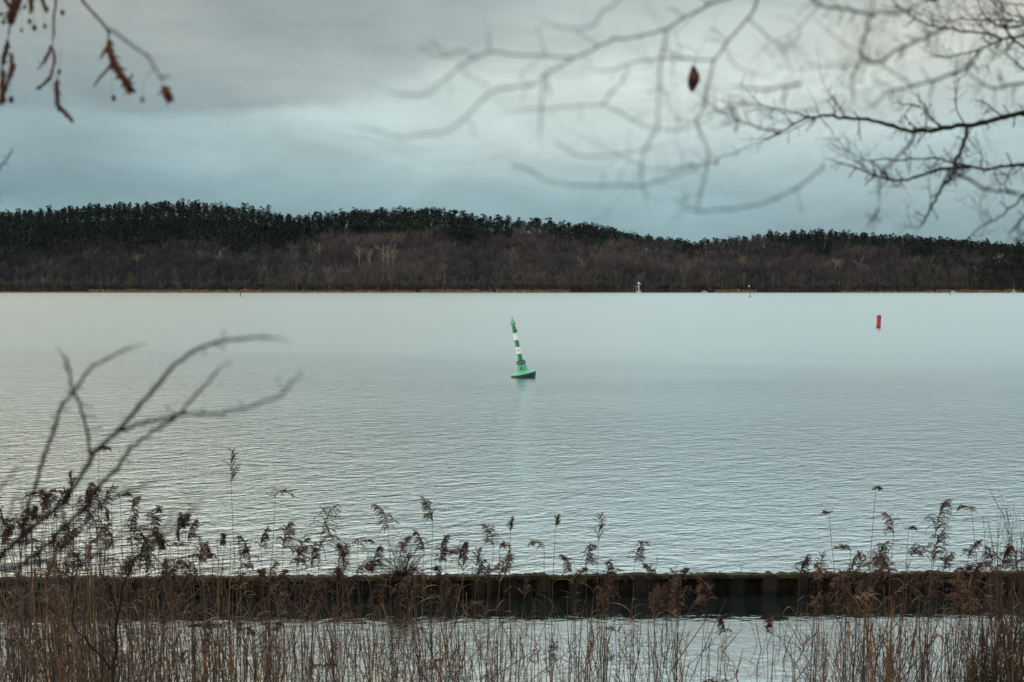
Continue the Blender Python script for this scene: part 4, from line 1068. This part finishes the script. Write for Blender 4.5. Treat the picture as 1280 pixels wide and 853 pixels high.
thread([(75,86),(72,94),(71,102)], 1.4); catk([(71,100),(71,114),(72,128),(74,136)], 5.6); catk([(72,130),(78,138),(84,145),(89,150)], 4.6)
thread([(96,-24),(104,2),(118,18),(130,32),(136,42),(135,50)], 3.8, 4.2, True, 4.6)
thread([(134,36),(146,42),(158,52),(172,62),(184,70),(192,82),(200,96),(205,106)], 3.4, 3.4, False, 3.2, 3)
catk([(136,50),(138,66),(143,80),(150,92),(158,104),(163,113)], 9, Y=4.6); catk([(135,56),(130,64),(125,74)], 2.6, Y=4.6); catk([(138,80),(132,90),(124,98),(118,107)], 2.8, Y=4.6); catk([(158,106),(162,100),(165,94)], 2.4, Y=4.6)
catk([(205,108),(207,115),(211,123)], 8.5, Y=4.4)
def cone(px, py, s, Y=4.9, hang=60):
    p = at(px, py, Y); b = Buf(); W = s*Y/FPX*.5
    for i in range(26):
        th = i*2.4; z = 1 - 2*(i+.5)/26; rr = math.sqrt(1-z*z); d = Vector((math.cos(th)*rr, math.sin(th)*rr, z*1.25))
        a = d.cross(Vector((0,0,1))).normalized()*W*.42; u_ = d.cross(a).normalized()*W*.42
        b.add([p + d*W*.72 - a, p + d*W*.72 + a, p + d*W*1.05 - u_], [(0,1,2)], random.random())
    tube(b, [p + Vector((0,0,W*1.1)), p, p - Vector((0,0,W*1.1))], [W*.45, W*.85, W*.4], 7, .3)
    c_ = b.build('cone', M['cone'], ct, co)
    q = p + Vector((random.uniform(-.01,.01), 0, hang*Y/FPX)); b = Buf(); tube(b, [p, p.lerp(q,.5) + rv(.003), q], [.0006]*3, 3, .6); st = b.build('stalk', M['bark2'], c_, None); st.location = -co
for px, py, s, h in [(78,16,6.4,40),(31,9,5,40),(37,27,6,50),(43,35,7,55),(56,33,5.4,50),(27,38,4.4,50),(4,28,5.5,45),(1,18,5,45),(14,125,7.5,30),(142,123,6.4,28),(74,90,5.4,30),(178,125,6,30)]:
    cone(px, py, s, 4.9 if px < 170 else 3.8, h)
thread([(-60,280),(-20,240),(0,209),(8,200),(14,190),(15,184)], 2.2, 4.6, False, 4.7, 2)
thread([(-30,262),(-8,254),(3,251)], 2.6, 4.4, False, 4.4, 1)

# ------------------------------------------------------------------ saplings, lower left
random.seed(111)
so = Vector((-2.55, 4.6, float(ground_z(np.array(-2.55), np.array(4.6))) - .05)); sp = thing('leafless_sapling', so, 'blurred leafless sapling with long curved boughs rising from the lower left corner over the water', 'sapling')
sb = lambda pts, Y0, Y1, w0, w1, nsp=3, **k: branch_px(sp, so, pts, Y0, Y1*.92, w0*.70, w1*.50, nsp+2, .03, mt=M['bark'], tint=.3, **k)
b = Buf(); root = [so, so + Vector((.08,-.02,.35)), at(-150, 905, 4.5), at(-70, 770, 4.4)]; Q, rad = knotty(b, root, .028, .016); b.build('trunk', M['bark'], sp, so)
RT = [root[3]]
sb([(-20,712),(8,690),(37,662),(72,635),(84,622),(110,580),(122,562),(150,537),(172,510),(194,486),(213,462),(240,440),(268,430),(298,424),(330,421),(364,428)], 4.3, 2.9, 11, 6.0, 3, pre=RT)
sb([(24,680),(34,640),(44,608),(56,572),(68,535),(80,505),(93,488),(108,466),(132,449),(158,437),(184,429)], 4.2, 3.4, 7.5, 4.4, 3)
sb([(112,567),(110,548),(104,520),(96,498),(90,482),(86,462),(82,450),(71,433)], 4.1, 3.5, 5.5, 5.0, 3)
sb([(30,706),(62,676),(100,640),(122,610),(142,590),(164,562),(200,536),(226,516),(246,492),(268,468),(290,450)], 4.3, 3.3, 8, 4.6, 3)
sb([(151,537),(184,529),(218,520),(246,517),(282,515),(318,507),(346,497),(364,480),(378,461)], 3.7, 2.7, 6, 4.6, 3)
sb([(-10,716),(20,708),(56,700),(92,672),(118,640),(148,620),(178,607),(204,600)], 4.2, 3.3, 8, 4.4, 3)
sb([(110,700),(140,678),(168,662),(200,666),(214,648),(222,628)], 3.9, 3.1, 5, 4.0, 2)
sb([(150,712),(184,690),(204,672),(226,650),(242,636),(257,621)], 4.0, 3.4, 6.5, 4.4, 3)
sb([(-30,640),(-4,612),(12,596),(28,577)], 3.6, 3.3, 6, 4.5, 1, pre=[at(-80,720,4.1)])
sb([(78,640),(81,670),(84,700),(66,740),(60,770)], 4.1, 4.1, 4.5, 4.5, 1)
sb([(-30,700),(4,660),(20,622),(36,640),(50,660)], 4.2, 4.0, 4, 3, 2)
# dark forked sapling standing among the reeds
fo = Vector((px_x(140, 15.4), 15.4, -.2)); fs_ = thing('leafless_sapling', fo, 'dark forked sapling trunk standing in the dense reeds at the lower left', 'sapling')
fb = lambda pts, Y0, Y1, w0, w1, nsp=3, **k: branch_px(fs_, fo, pts, Y0, Y1, w0*.62, w1*.7, nsp, .18, mt=M['bark'], tint=.1, **k)
fb([(134,905),(140,860),(141,836),(145,812),(145,780),(151,752),(153,735),(163,712),(170,698),(180,688),(196,668)], 15.4, 15.6, 8.5, 1.6, 12)
fb([(138,838),(128,822),(116,812),(106,797),(95,788),(90,770),(93,752),(90,736),(97,712),(104,690)], 15.4, 15.5, 4.6, 1.4, 9)
fb([(147,776),(140,744),(126,716),(120,690)], 15.4, 15.5, 3.6, 2.0, 4)
